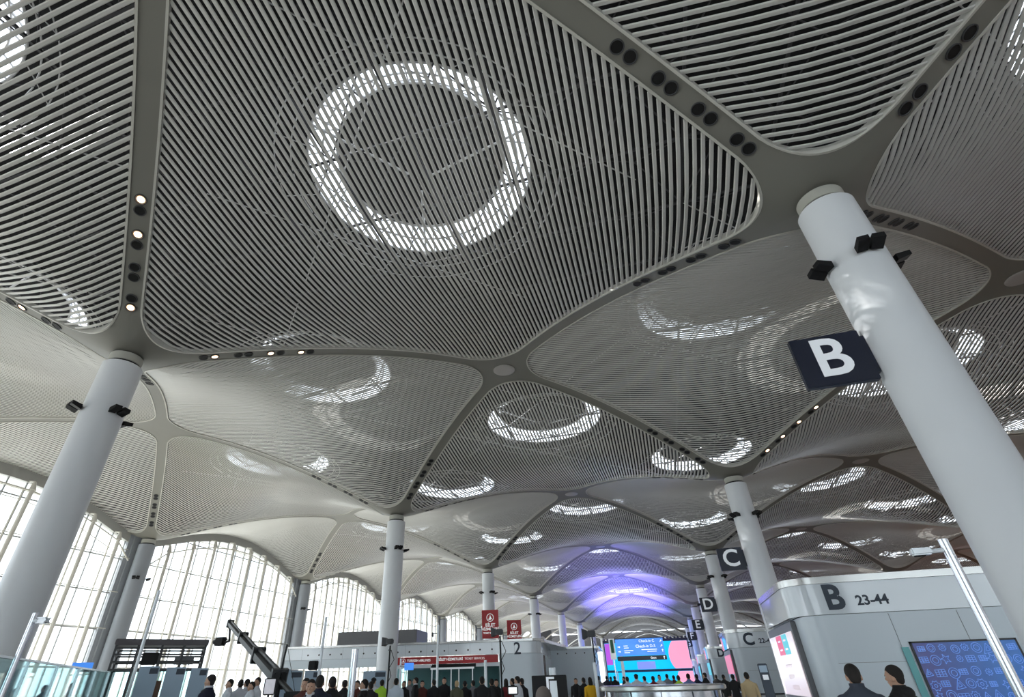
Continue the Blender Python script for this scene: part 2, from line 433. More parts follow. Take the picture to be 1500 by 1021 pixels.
# ------------------------------------------------------------------ ceiling downlights in pairs along the ribs
def make_down(lit):
    t = empty('downlight')
    G().lathe([(0.27, 0.03), (0.27, -0.03), (0.235, -0.035), (0.22, 0.0), (0.19, 0.02)], 20).build('trim_ring', M['dark'], t, smooth=True)
    g = G().lathe([(0.235 if not lit else 0.17, -0.005), (0.14, -0.012), (0.0, -0.014)], 20)
    g.build('lens', M['lamp_on'] if lit else M['lens'], t, smooth=True)
    return t
d_off, d_on = make_down(False), make_down(True); u = [False, False]
def nrm(x, y):
    e = 0.05; return Vector((-(Z(x+e, y)-Z(x-e, y))/(2*e), -(Z(x, y+e)-Z(x, y-e))/(2*e), 1)).normalized()
LIT = {(0, 0, 1, -1): [(0, 0), (2, 1), (3, 1)], (0, 0, 1, 1): [(0, 1), (2, 0), (3, 0)], (0, 0, -1, -1): [(1, 0)], (1, 1, 1, -1): [(0, 1), (1, 1), (2, 1), (3, 1)]}
nd = 0
for j in range(0, 5):
    for i in (-1, 0, 1, 2):
        if (i, j) == (-1, 0) or (i == 2 and j > 2) or (i == -1 and j > 3): continue
        for sx in (1, -1):
            for sy in (-1, 1):
                if i == -1 and sx < 0: continue
                for k in range(4):
                    for h in (0, 1):
                        if nd >= 298: continue
                        d = (3.75+1.85*k+0.58*h)/math.sqrt(2); x, y = i*S+sx*d, j*S+sy*d
                        lit = (k, h) in LIT.get((i, j, sx, sy), [])
                        src = d_on if lit else d_off; kk = 1 if lit else 0
                        o = src if not u[kk] else copy_tree(src); u[kk] = True; nd += 1
                        o.location = (x, y, Z(x, y)-0.03); o.rotation_mode = 'QUATERNION'; o.rotation_quaternion = nrm(x, y).to_track_quat('Z', 'Y')
                        where = {(0, 0): 'near the big left column', (1, 0): 'near the huge white right column', (0, 1): 'near the column left of centre', (1, 1): 'near the column behind the B island', (-1, 1): 'above the first arched window pier'}.get((i, j), 'on a distant rib')
                        prop(o, ('lit warm downlight' if lit else 'unlit black downlight')+' in a rib '+where, 'downlight', 'paired downlights along the ceiling ribs')

# ------------------------------------------------------------------ glass facade on the left
XF = -37.7
def ztop(y, x=XF): return Z(x, y)-0.35
def make_window(j, n, full=True):
    y0, y1 = j*S+1.6, (j+1)*S-1.6
    g = G(); N = 18
    ys = [y0+(y1-y0)*k/N for k in range(N+1)]
    w = mesh('window_%d' % n, [(XF, y, 0) for y in ys]+[(XF, y, max(3, ztop(y)-0.7)) for y in ys], [(k, k+1, N+2+k, N+1+k) for k in range(N)], M['glass'])
    prop(w, {0: 'leftmost arched glass wall, half hidden by the big left column', 1: 'second arched glass wall behind the camera crane', 2: 'third arched glass wall above the ticket hall', 3: 'fourth arched glass wall, small and far'}.get(j, 'distant arched glass wall %s' % ('beyond the fourth' if j > 3 else 'outside the left edge')), 'window', 'arched glass walls', 'structure')
    g = G()
    for k in range(1, 18):
        y = j*S+2*k
        if y0 < y < y1: g.box(XF-0.05, XF+0.12, y-0.06, y+0.06, 0, ztop(y)-0.6)
    for k in range(1, 6):
        z = 3.9*k
        span = [y for y in ys if ztop(y)-0.7 > z]
        if span: g.box(XF-0.04, XF+0.10, span[0]-0.6, span[-1]+0.6, z-0.07, z+0.07)
    g.build('window_frame', M['mullion'], w)
    g = G()
    for k in range(N):
        a, b = ys[k], ys[k+1]; za, zb2 = ztop(a), ztop(b)
        g.add([(XF-0.3, a, za-0.75), (XF+0.35, a, za-0.75), (XF+0.35, a, za+0.4), (XF-0.3, a, za+0.4), (XF-0.3, b, zb2-0.75), (XF+0.35, b, zb2-0.75), (XF+0.35, b, zb2+0.4), (XF-0.3, b, zb2+0.4)],
              [(0, 1, 5, 4), (1, 2, 6, 5), (3, 0, 4, 7), (2, 3, 7, 6)])
    g.build('arch_beam', M['archbeam'], w)
    g = G(); tops = []
    for k in range(1, 9):
        y = j*S+4*k; zt = ztop(y)-0.5; m_ = G()
        m_.tube((XF+1.35, y, 0), (XF+1.35, y, zt-1.2), 0.23, n=12)
        m_.tube((XF+1.35, y, zt-1.2), (XF+1.2, y, zt-0.3), 0.33, 0.15, n=12)
        m_.tube((XF+1.35, y, zt-1.25), (XF+1.35, y, zt-1.15), 0.34, n=12)
        m_.tube((XF+1.2, y, zt-0.3), (XF+0.1, y, zt-0.1), 0.1, n=8)
        m_.tube((XF+0.45, y-0.32, 0), (XF+0.45, y-0.32, zt-1.0), 0.09, n=8)
        for z in range(4, int(zt)-1, 4): m_.tube((XF+1.35, y, z), (XF+0.1, y, z), 0.05, n=6)
        m_.build('mast', M['mast'], w, smooth=True); tops.append((XF+1.3, y, zt-1.3))
    g.path([(XF+1.2, y0, ztop(y0)-3.0)]+tops+[(XF+1.2, y1, ztop(y1)-3.0)], 0.09, 8)
    g.path([(XF+0.5, y0, ztop(y0)-1.6)]+[(x-0.8, y, z-0.9) for x, y, z in tops]+[(XF+0.5, y1, ztop(y1)-1.6)], 0.05, 6)
    for z in (3.9, 7.8, 11.7, 15.6):
        span = [y for y in ys if ztop(y)-2 > z]
        if span: g.tube((XF+1.3, span[0], z), (XF+1.3, span[-1], z), 0.05, n=6)
    g.build('arch_truss', M['mast'], w)
    return w
for n, j in enumerate(range(-1, 7)): make_window(j, n+1)
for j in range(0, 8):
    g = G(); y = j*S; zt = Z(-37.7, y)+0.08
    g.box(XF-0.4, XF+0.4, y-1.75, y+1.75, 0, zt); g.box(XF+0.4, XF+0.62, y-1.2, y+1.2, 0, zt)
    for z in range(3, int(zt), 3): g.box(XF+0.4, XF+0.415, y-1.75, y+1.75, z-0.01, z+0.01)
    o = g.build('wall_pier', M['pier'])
    prop(o, {1: 'grey wall pier between the first two arched windows', 2: 'grey wall pier between the second and third arched windows'}.get(j, 'distant grey pier between arched windows'), 'wall pier', 'piers of the glass wall', 'structure')

# ------------------------------------------------------------------ floor, outside ground
def floor_mat():
    m = mat('stone_floor', (0.42, 0.41, 0.40), 0.22); nt = m.node_tree; b = nt.nodes['Principled BSDF']
    tc = nt.nodes.new('ShaderNodeTexCoord'); br = nt.nodes.new('ShaderNodeTexBrick'); br.offset = 0; br.inputs['Scale'].default_value = 1.0
    br.inputs['Brick Width'].default_value = 1.2; br.inputs['Row Height'].default_value = 1.2; br.inputs['Mortar Size'].default_value = 0.006
    br.inputs['Color1'].default_value = (0.62, 0.60, 0.57, 1); br.inputs['Color2'].default_value = (0.58, 0.565, 0.54, 1); br.inputs['Mortar'].default_value = (0.3, 0.3, 0.3, 1)
    nt.links.new(tc.outputs['Object'], br.inputs['Vector']); nt.links.new(br.outputs['Color'], b.inputs['Base Color']); return m
M['floor'] = floor_mat()
M['carpet'] = mat('carpet', (0.28, 0.12, 0.055), 0.9, noise=0.1, nscale=2)
fl = mesh('floor', [(XF, -72, 0), (190, -72, 0), (190, 340, 0), (XF, 340, 0)], [(0, 1, 2, 3)], M['floor']); prop(fl, 'pale polished stone hall floor', 'floor', kind='structure')
cp = mesh('floor_carpet', [(57.5, -20, 0.02), (186, -20, 0.02), (186, 338, 0.02), (57.5, 338, 0.02)], [(0, 1, 2, 3)], M['carpet']); prop(cp, 'added brown floor sheet that tints the ceiling far to the right', 'floor', kind='structure')  # added unseen brown sheet; its bounce warms the ceiling on the right
ou = mesh('ground', [(-400, -200, -0.05), (XF, -200, -0.05), (XF, 500, -0.05), (-400, 500, -0.05)], [(0, 1, 2, 3)], M['pave']); prop(ou, 'bright paved ground outside the glass wall', 'ground', kind='structure')

wb = mesh('wall_back', [(XF, -71, 0), (12, -71, 0), (12, -71, 16.5), (XF, -71, 16.5), (190, -71, 16.5), (190, -71, ROOF), (XF, -71, ROOF), (150, -71, 0), (190, -71, 0), (150, -71, 16.5)], [(0, 1, 2, 3), (3, 4, 5, 6), (7, 8, 4, 9)], M['pier'])
wg = mesh('window_9', [(12, -71, 0), (150, -71, 0), (150, -71, 16.5), (12, -71, 16.5)], [(0, 1, 2, 3)], M['glass']); prop(wg, 'tall glazed wall behind the viewer', 'window', kind='structure')
g = G()
for k in range(35): g.box(12+4*k-0.12, 12+4*k+0.12, -71, -70.6, 0, 16.5)
for z in (3.2, 6.4, 9.6, 12.8): g.box(12, 150, -71, -70.8, z-0.06, z+0.06)
g.build('window_frame', M['mullion'], wg); prop(wb, 'grey end wall of the hall behind the viewer', 'wall', kind='structure')
wr = mesh('wall_right', [(189, -72, 0), (189, 340, 0), (189, 340, ROOF), (189, -72, ROOF)], [(0, 1, 2, 3)], M['pier']); prop(wr, 'grey side wall far to the right', 'wall', kind='structure')
# ------------------------------------------------------------------ check-in islands
M['white'] = mat('white_panel', (0.78, 0.84, 0.89), 0.12, spec=0.6, coat=0.4)
M['white2'] = mat('pale_panel', (0.70, 0.78, 0.84), 0.28)
M['cornice'] = mat('brushed_cornice', (0.62, 0.62, 0.60), 0.22, metal=0.6)
M['teal_dark'] = mat('teal_dark', (0.16, 0.25, 0.25), 0.5)
M['ink'] = mat('ink', (0.035, 0.05, 0.075), 0.5)
M['navy_sign'] = mat('navy_sign', (0.008, 0.012, 0.03), 0.3)
M['letter_white'] = mat('letter_white', (0.75, 0.78, 0.82), 0.4, emit=(0.8, 0.85, 0.9), es=0.10)
M['recess'] = mat('recess', (0.16, 0.16, 0.17), 0.4)
M['adscreen'] = mat('ad_screen', (0.9, 0.8, 0.82), 0.2, emit=(1.0, 0.84, 0.87), es=0.2)
M['adred'] = mat('ad_red', (0.7, 0.03, 0.12), 0.3, emit=(0.8, 0.03, 0.12), es=0.25)
M['adcyan'] = mat('ad_cyan', (0.05, 0.55, 0.6), 0.3, emit=(0.05, 0.55, 0.62), es=0.25)
M['adgrey'] = mat('ad_grey', (0.6, 0.52, 0.54), 0.4, emit=(0.75, 0.65, 0.67), es=0.12)
M['steel'] = mat('steel', (0.58, 0.60, 0.63), 0.2, metal=0.9)
M['red'] = mat('sign_red', (0.42, 0.018, 0.022), 0.35)
M['rwhite'] = mat('sign_white', (0.85, 0.85, 0.85), 0.4, emit=(1, 1, 1), es=0.15)
M['teal'] = mat('teal_strip', (0.12, 0.48, 0.50), 0.3)
M['timber'] = mat('timber', (0.10, 0.045, 0.02), 0.5)
M['bluepanel'] = mat('blue_panel', (0.33, 0.44, 0.56), 0.35)
M['bluesign'] = mat('blue_sign', (0.05, 0.2, 0.62), 0.3, emit=(0.06, 0.25, 0.8), es=0.35)
M['signtext'] = mat('sign_text', (0.9, 0.92, 0.95), 0.4, emit=(0.9, 0.95, 1), es=0.35)
M['greensign'] = mat('green_sign', (0.01, 0.12, 0.06), 0.4)
def rounded_plan(x0, x1, y0, y1, r, n=6):
    """plan with both left corners rounded, counter-clockwise"""
    p = [(x1, y0), (x1, y1)]
    p += [(x0+r-r*math.sin(PI/2*k/n), y1-r+r*math.cos(PI/2*k/n)) for k in range(n+1)]
    p += [(x0+r-r*math.cos(PI/2*k/n), y0+r-r*math.sin(PI/2*k/n)) for k in range(n+1)]
    return p
def logo(parent, x, y, z, s, m_red=None):
    """round airline-style bird mark: ring with a pale sweeping bird, facing -y"""
    g = G(); n = 28
    for k in range(n):
        a, b = 2*PI*k/n, 2*PI*(k+1)/n
        g.add([(x+r*math.cos(t)*s, y, z+r*math.sin(t)*s) for r, t in ((0.86, a), (1, a), (1, b), (0.86, b))], [(0, 1, 2, 3)])
    bird = [(-0.62, -0.42), (-0.25, -0.30), (-0.10, 0.25), (0.02, 0.66), (0.20, 0.2), (0.38, -0.18), (0.66, -0.38), (0.25, -0.36), (0.02, -0.62), (-0.2, -0.5)]
    b = len(g.v); g.add([(x+px*s, y, z+pz*s) for px, pz in bird]+[(x, y, z-0.05*s)], [(k, (k+1) % 10, 10) for k in range(10)])
    g.build('logo', M['rwhite'], parent)
def island(y, letter, nums, label, depth=9.0, full=False):
    t = empty('check_in_island', (32.65, y, 0))
    Wd, H = 24.0, 5.40
    G().prism(rounded_plan(-0.06, Wd, -0.06, depth+0.06, 1.3), H-0.29, H).build('cornice', M['cornice'], t, smooth=True)
    G().prism(rounded_plan(-0.03, Wd, -0.03, depth+0.03, 1.27), H-0.14, H-0.12).build('cornice_groove', M['ink'], t)
    G().prism(rounded_plan(0, Wd, 0, depth, 1.25), 3.81, H-0.30).build('upper_band', M['white'], t, smooth=True)
    G().prism(rounded_plan(0.35, Wd-0.1, 0.02, depth-0.02, 0.9), 0.12, 3.79).build('body', M['white2'], t, smooth=True)
    G().prism(rounded_plan(0.5, Wd-0.2, 0.15, depth-0.15, 0.8), 0.0, 0.12).build('plinth', M['dark'], t)
    g = G()
    for k in range(1, 9): g.box(1.25+2.6*k, 1.262+2.6*k, 0.005, 0.03, 0.15, 3.75)
    g.box(1.2, Wd-0.2, 0.008, 0.03, 1.9, 1.912); g.build('panel_joints', M['recess'], t)
    g = G().bev(0.12, 0.36, 1.75, depth-0.1, 0.25, 3.74, 0.03); g.build('screen_surround', M['recess'], t)
    g = G().box(0.085, 0.118, 2.15, depth-0.25, 0.62, 3.34)
    if full:
        rq = random.Random(5); yc = 5.1
        for q in range(3):
            y_ = yc+1.0-0.15*q
            for k in range(6-q % 2):
                g.box(0.078, 0.083, y_-0.30*k-0.2, y_-0.30*k, 1.95-0.46*q, 1.99-0.46*q, mi=1).box(0.078, 0.083, y_-0.30*k-0.05, y_-0.30*k, 1.83-0.46*q, 1.99-0.46*q, mi=1)
                if rq.random() < 0.6: g.box(0.078, 0.083, y_-0.30*k-0.2, y_-0.30*k, 1.80-0.46*q, 1.84-0.46*q, mi=1)
    s = g.build('ad_screen', [M['adscreen'], M['adgrey']] if full else (M['adred'] if letter == 'C' else M['adcyan']), t)
    if full:
        yc = 5.1
        g = G(); zz = 2.86
        g.box(0.074, 0.083, yc+0.05, yc+1.6, zz-0.45, zz+0.45); g.build('red_block', M['adred'], s)
        g = G().box(0.074, 0.083, yc-1.5, yc-0.05, zz-0.45, zz+0.45); g.build('cyan_block', M['adcyan'], s)
        g = G()
        for dy in (0.8, -0.75):
            for dz in (-0.2, 0.2): g.box(0.068, 0.073, yc+dy-0.35, yc+dy+0.35, zz+dz-0.05, zz+dz+0.03)
        g.build('pale_marks', M['adscreen'], s)
    else:
        G().box(0.075, 0.083, 2.2, depth-0.3, 0.62, 1.7).build('screen_lower', M['bluepanel'], s)
    text('island_letter', letter, 1.44, M['ink'], t, (1.92, -0.012, 4.46), ext=0.012, bold=0.045)
    if nums: text('desk_numbers', nums, 0.56, M['ink'], t, (3.45, -0.012, 4.30), ext=0.012, bold=0.014)
    prop(t, label, 'check-in island', 'check-in islands along the right column row'); return t
isl = island(12.5, 'B', '23-44', 'big white check-in island with B and 23-44 at the lower right', full=True)
# wall camera and dots on island B
g = G().tube((9.3, -0.02, 4.72), (9.3, -0.35, 4.66), 0.03).tube((9.3, -0.35, 4.68), (9.3, -0.35, 4.56), 0.05).ball((9.3, -0.35, 4.52), 0.07, n=10)
c = g.build('security_camera', M['dark'], isl)
mural = empty('mural_screen', (38.75, 12.44, 0))
def mural_mat():
    m = mat('mural_blue', (0.02, 0.12, 0.5), 0.25); nt = m.node_tree; b = nt.nodes['Principled BSDF']; L = nt.links.new
    tc = nt.nodes.new('ShaderNodeTexCoord'); sp = nt.nodes.new('ShaderNodeSeparateXYZ'); L(tc.outputs['Object'], sp.inputs[0])
    rp = nt.nodes.new('ShaderNodeValToRGB'); e = rp.color_ramp.elements; e[0].position = 0.1; e[0].color = (0.03, 0.04, 0.22, 1); e[1].position = 0.75; e[1].color = (0.01, 0.13, 0.46, 1)
    ma = nt.nodes.new('ShaderNodeMath'); ma.operation = 'MULTIPLY_ADD'; ma.inputs[1].default_value = 0.28; ma.inputs[2].default_value = 0.5
    L(sp.outputs[0], ma.inputs[0]); L(ma.outputs[0], rp.inputs[0]); L(rp.outputs[0], b.inputs['Base Color'])
    L(rp.outputs[0], b.inputs['Emission Color']); b.inputs['Emission Strength'].default_value = 0.12; return m
M['mural'] = mural_mat(); M['doodle'] = mat('doodle', (0.18, 0.35, 0.75), 0.3, emit=(0.15, 0.3, 0.75), es=0.22)
G().box(-1.93, 1.93, 0.01, 0.06, 2.55, 2.62).box(-1.93, -1.85, 0.01, 0.06, 0, 2.62).box(1.85, 1.93, 0.01, 0.06, 0, 2.62).build('screen_frame', M['dark'], mural)
rnd = random.Random(3); g = G()
def stroke(pts): g.path([(min(1.83, max(-1.83, x)), -0.006, min(2.53, max(.07, z))) for x, z in pts], 0.011, 4)
for iz in range(6):
    for ix in range(9):
        cx, cz = -1.64+0.41*ix+rnd.uniform(-.05, .05), 0.22+0.42*iz+rnd.uniform(-.05, .05); k = rnd.randrange(5); r = rnd.uniform(0.12, 0.19); a0 = rnd.uniform(0, 6)
        circ = lambda R, n=12, s=0: [(cx+R*math.cos(2*PI*q/n+a0), cz+R*math.sin(2*PI*q/n+a0)) for q in range(n+1)]
        if k == 0: stroke(circ(r)); stroke(circ(r*0.55)); 
        elif k == 1: stroke([(cx+(r if q % 2 else r*0.72)*math.cos(2*PI*q/16), cz+(r if q % 2 else r*0.72)*math.sin(2*PI*q/16)) for q in range(17)]); stroke(circ(r*0.3, 8))
        elif k == 2:
            for q in range(4): stroke([(cx-r, cz-r*.7+q*r*.45), (cx+r, cz-r*.6+q*r*.45)])
            for q in range(4): stroke([(cx-r+q*r*.66, cz-r*.7), (cx-r+q*r*.66, cz+r*.7)])
        elif k == 3: stroke([(cx-r, cz-r), (cx+r, cz-r*0.6), (cx, cz+r), (cx-r, cz-r)]); stroke([(cx-r*.4, cz-r*.5), (cx+r*.4, cz-r*.3), (cx, cz+r*.4), (cx-r*.4, cz-r*.5)])
        else: stroke([(cx+r*math.cos(t)*(1 if q % 2 else .4), cz+r*math.sin(t)*(1 if q % 2 else .4)) for q, t in enumerate([2*PI*v/10 for v in range(11)])])
g.box(-1.85, 1.85, 0, 0.05, 0.05, 2.55, mi=1); g.build('screen', [M['doodle'], M['mural']], mural)
prop(mural, 'large blue screen with pale line drawings on the front of the B island', 'screen')
st = G().box(36.45, 36.72, 12.40, 12.44, 0.3, 2.42).build('notice_strip', M['teal']); prop(st, 'narrow teal notice strip left of the blue drawing screen', 'notice')
island(45, 'C', '22-43', 'white check-in island with C, second along the right side')
island(80, 'D', '', 'white check-in island with D, third along the right side')
island(114, '', '', 'distant white check-in island just beyond the D island')
island(149, '', '', 'farthest white check-in island below the H sign')
# lettered signs on the columns
for k, ch in enumerate('BCDEFGH'):
    t = empty('column_sign', (36, 36*k-0.02, 0))
    h = 10.35
    G().bev(-3.24, -1.12, -0.11, 0.11, h-0.95, h+0.95, 0.02).box(-1.14, -1.012, -0.09, 0.09, h-0.7, h+0.7).build('panel', M['navy_sign'], t)
    text('sign_letter', ch, 2.0, M['letter_white'], t, (-2.2, -0.115, h+0.02), ext=0.01, bold=0.035)
    prop(t, ['navy square sign with white B on the huge white column', 'navy square sign with white C', 'navy square sign with white D', 'navy square sign with white E', 'small navy sign with white F', 'small navy sign with white G', 'tiny navy sign with white H, farthest of the letter signs'][k], 'sign', 'letter signs on the right column row')

# ------------------------------------------------------------------ ticket hall (hut 2) left of centre
ANG = math.radians(8.0); hut = empty('ticket_hall', (-12.7, 37.15, 0), ANG)
def plan_r(x0, x1, y0, y1, r, n=6):
    return [(x0, y1), (x0, y0)]+[(x1-r+r*math.sin(PI/2*k/n), y0+r-r*math.cos(PI/2*k/n)) for k in range(n+1)]+[(x1, y1)]
HW = 27.6
G().prism(plan_r(-0.1, HW+0.4, -0.12, 20, 1.6), 4.95, 5.15).build('roof_edge', M['cornice'], hut)
G().prism([(HW-0.4, 1.0), (HW+0.4, 1.6), (HW+2.2, 14), (HW+2.2, 20), (HW-0.4, 20)], 4.85, 5.13).build('roof_canopy', M['cornice'], hut)
G().prism(plan_r(0, HW, 0, 19.8, 1.5), 3.9, 4.93).build('upper_band', M['white'], hut, smooth=True)
G().prism([(0, 0.05), (12.6, 0.05), (12.6, 1.2), (0, 1.2)], 3.1, 3.88).build('lower_band', M['white2'], hut)
G().prism(plan_r(23.3, HW, 0.03, 19.5, 1.5), 0, 3.88).build('end_wall', M['white2'], hut, smooth=True)
g = G()
for k in range(17):
    g.tube((2.6+1.25*k, -0.015, 4.32), (2.6+1.25*k, 0.03, 4.32), 0.085, n=10)
g.build('round_vents', M['black'], hut)
g = G()
for k in range(12): g.box(1.9+2.3*k, 1.912+2.3*k, -0.004, 0.02, 3.92, 4.93)
g.build('panel_joints', M['recess'], hut)
rb = G().bev(12.7, 23.2, -0.16, 0.05, 3.18, 3.84, 0.015).build('red_fascia', M['red'], hut)
logo(rb, 13.3, -0.175, 3.52, 0.22)
text('fascia_text', 'TURKISH AIRLINES', 0.30, M['rwhite'], rb, (14.95, -0.17, 3.52), ext=0.006, bold=0.006)
text('fascia_text', 'BİLET HİZMETLERİ', 0.30, M['rwhite'], rb, (18.3, -0.17, 3.55), ext=0.006, bold=0.008)
text('fascia_text', 'TICKET SERVICES', 0.27, M['rwhite'], rb, (20.3+0.5, -0.17, 3.56), ext=0.006)
G().box(16.3, 20.9, -0.03, 0.1, 2.9, 3.17).build('door_header', M['black'], hut)
g = G().box(16.2, 20.7, -0.12, 0.1, 2.7, 2.86)
for x in (16.3, 18.3, 19.1, 20.5): g.box(x, x+0.08, -0.03, 0.05, 0, 2.7)
g.build('door_frame', M['letter_white'], hut)
g = G().box(12.7, 16.2, 0.0, 0.06, 2.86, 3.17).box(20.9, 23.3, 0.0, 0.06, 2.86, 3.17); g.build('transom_panel', M['white'], hut)
G().box(12.7, 23.2, 0.02, 0.05, 0, 2.9).build('shopfront_glass', M['greenglass'], hut)
G().box(12.6, 23.2, 4.0, 4.1, 0, 3.17).build('inner_wall', M['teal_dark'], hut)
for x in (0.3, 12.6): G().box(x-0.25, x+0.25, 0.2, 0.9, 0, 3.1).build('pillar', M['white2'], hut)
text('hall_number', '2', 1.5, M['ink'], hut, (25.2, -0.014, 4.28), ext=0.012, bold=0.02)
g = G()
for y, z0, z1 in ((2.6, 0, 3.88), (4.4, 0, 3.88)): g.box(HW-0.02, HW+0.04, y, y+0.9, 0, 3.8)
g.build('timber_panel', M['timber'], hut)
prop(hut, 'pale ticket hall with the number 2 and a red fascia, left of centre', 'building')
h3 = empty('service_hut', (8.6, 61.5, 0), math.radians(4))
G().bev(0, 8.8, 0, 12, 0, 5.0, 0.05).build('walls', M['white2'], h3); G().bev(-0.1, 9.6, -0.3, 12, 5.0, 5.25, 0.04).build('roof_edge', M['cornice'], h3)
g = G()
for k in range(6): g.tube((1.6+1.2*k, -0.02, 4.5), (1.6+1.2*k, 0.02, 4.5), 0.085, n=8)
g.build('round_vents', M['black'], h3); prop(h3, 'smaller pale grey hut behind the number 2 hall', 'building')
db = G().bev(0, 9.5, 0, 5, 5.17, 6.75, 0.03).build('plant_box', M['recess'], loc=(-9.6, 42.2, 0), rz=ANG)
db.data.materials.append(M['dark']); prop(db, 'dark grey plant box on the ticket hall roof', 'plant box')
for k, (x, y, lb) in enumerate(((8.77, 43.0, 'taller looking red banner with white bird logo, left of two'), (8.42, 55.0, 'smaller looking red banner with white bird logo, right of two'))):
    t = empty('banner', (x, y, 0), ANG)
    G().bev(-0.93, 0.93, -0.05, 0.05, 5.45, 8.2, 0.02).build('board', M['red'], t)
    G().tube((-0.85, 0.0, 5.16), (-0.85, 0.0, 5.5), 0.04).tube((0.85, 0.0, 5.16), (0.85, 0, 5.5), 0.04).build('post', M['dark'], t)
    logo(t, 0, -0.062, 7.45, 0.40)
    for q, (s_, b_) in enumerate((('BİLET', 0.42), ('HİZMETLERİ', 0.34), ('TICKET SERVICES', 0.205))):
        text('banner_text', s_, b_, M['rwhite'], t, (0, -0.06, 6.72-0.38*q), ext=0.005, bold=0.008)
    prop(t, lb, 'banner', 'red ticket banners on the roof')

# ------------------------------------------------------------------ hanging direction sign, screens
t = empty('direction_sign', (24.84, 27.5, 0))
G().bev(-1.72, 1.72, -0.06, 0.06, 2.93, 4.0, 0.02).build('blue_board', M['bluesign'], t)
G().bev(-1.72, 1.78, -0.06, 0.06, 2.62, 2.9, 0.02).build('dark_board', M['navy_sign'], t)
G().bev(-1.75, 1.75, -0.08, 0.08, 4.0, 4.06, 0.01).build('top_rail', M['dark'], t)
for x in (-1.45,): G().bev(x-0.1, x+0.1, 0.07, 0.25, 0, 4.0, 0.02).build('post', M['white'], t)
for s_, sz, x, z in (('Check-in C', 0.24, 0.55, 3.83), ('Check-in D-S', 0.26, 0.42, 3.5), ('Gates', 0.17, 0.85, 2.76)):
    text('sign_text', s_, sz, M['signtext'], t, (x, -0.066, z), ext=0.003, bold=0.002)
g = G()
for x0, x1, z in ((0.1, 1.2, 3.28), (0.5, 1.15, 3.16), (-1.15, -0.85, 3.55), (-1.15, -0.8, 3.42), (-1.15, -0.5, 3.24), (-1.15, -0.75, 3.12)): g.box(x0, x1, -0.066, -0.061, z-0.02, z+0.025)
for x, z, a in ((1.55, 3.8, 0.8), (1.55, 3.5, 0.8), (1.58, 3.2, 0), (-1.5, 3.5, 1.6), (-1.5, 3.2, 1.6), (1.6, 2.76, 0)):
    c_, s_ = math.cos(a), math.sin(a); R_ = lambda px, pz: (x+px*c_+pz*s_, -0.068, z-px*s_+pz*c_)
    g.add([R_(-.02, -.09), R_(.02, -.09), R_(.02, .02), R_(.07, .02), R_(0, .1), R_(-.07, .02), R_(-.02, .02)], [(0, 1, 2, 6), (3, 4, 5), (2, 3, 5, 6)])
g.build('arrows', M['signtext'], t)
prop(t, 'blue direction sign board reading Check-in C and D-S', 'sign')
t = empty('exit_sign', (22.93, 26.5, 0)); G().bev(-0.2, 0.2, -0.05, 0.05, 2.7, 4.0, 0.01).build('surround', M['letter_white'], t); G().box(-0.11, 0.11, -0.062, -0.05, 3.1, 3.95).build('green_face', M['greensign'], t); G().bev(-0.04, 0.04, -0.04, 0.04, 0, 2.7, 0.01).build('post', M['steel'], t)
prop(t, 'narrow green sign with white frame left of the blue direction sign', 'sign')

def emis(name, c, e): return mat(name, tuple(x*0.5 for x in c), 0.4, emit=c, es=e)
M['ledcyan'] = emis('led_cyan', (0.0, 0.42, 0.75), 0.55); M['ledpink'] = emis('led_pink', (0.85, 0.30, 0.42), 0.50); M['ledrose'] = emis('led_rose', (0.8, 0.12, 0.22), 0.5)
M['ledpurple'] = emis('led_purple', (0.40, 0.08, 0.55), 0.45); M['ledblue'] = emis('led_blue', (0.18, 0.25, 0.85), 0.5)
t = empty('led_wall', (20.9, 166, 0))
G().bev(-12.1, 12.1, 0, 0.6, 3.6, 10.6, 0.05).build('upper_screen', M['ledcyan'], t)
G().bev(-12.1, 12.1, 0, 0.6, 0.3, 3.0, 0.05).build('lower_screen', M['ledcyan'], t)
G().box(-12.3, 12.3, 0.1, 0.7, 2.95, 3.65).build('gap_beam', M['ink'], t)
def disc_clip(cx, cz, r, x0, x1, z0, z1):
    pts = [(min(x1, max(x0, cx+r*math.cos(a))), min(z1, max(z0, cz+r*math.sin(a)))) for a in [2*PI*k/64 for k in range(64)]]
    out = []
    for p in pts:
        if not out or (abs(p[0]-out[-1][0])+abs(p[1]-out[-1][1])) > 1e-4: out.append(p)
    return out
for nm, mm, (cx, cz, r), zr in (('pink_disc', 'ledpink', (11.5, 6.9, 5.2), (3.65, 10.55)), ('pink_disc', 'ledpink', (13, 0.5, 5.5), (0.35, 2.95))):
    p = disc_clip(cx, cz, r, -12, 12.05, *zr); mesh(nm, [(x, -0.03, z) for x, z in p], [tuple(range(len(p)))], M[mm], t)
G().box(-12.05, -10.2, -0.04, -0.01, 5.0, 10.5).build('purple_band', M['ledpurple'], t)
G().box(-9.9, -7.2, -0.04, -0.01, 3.7, 5.4).build('rose_block', M['ledrose'], t)
G().box(-3.2, 2.0, -0.04, -0.01, 3.7, 5.6).build('blue_block', M['ledblue'], t)
g = G().box(-12.5, 12.5, 0.0, 0.8, 10.6, 11.3)
for k in range(24): g.ball((-12+k*1.04, 0.2, 11.5), 0.32, n=6)
g.build('lighting_truss', M['dark'], t)
g = G()
for x in (-12.2, 12.2): g.box(x-0.2, x+0.2, 0.2, 0.7, 0, 10.6)
g.build('support_leg', M['dark'], t)
prop(t, 'huge cyan and pink LED screen wall at the far end of the hall', 'screen')
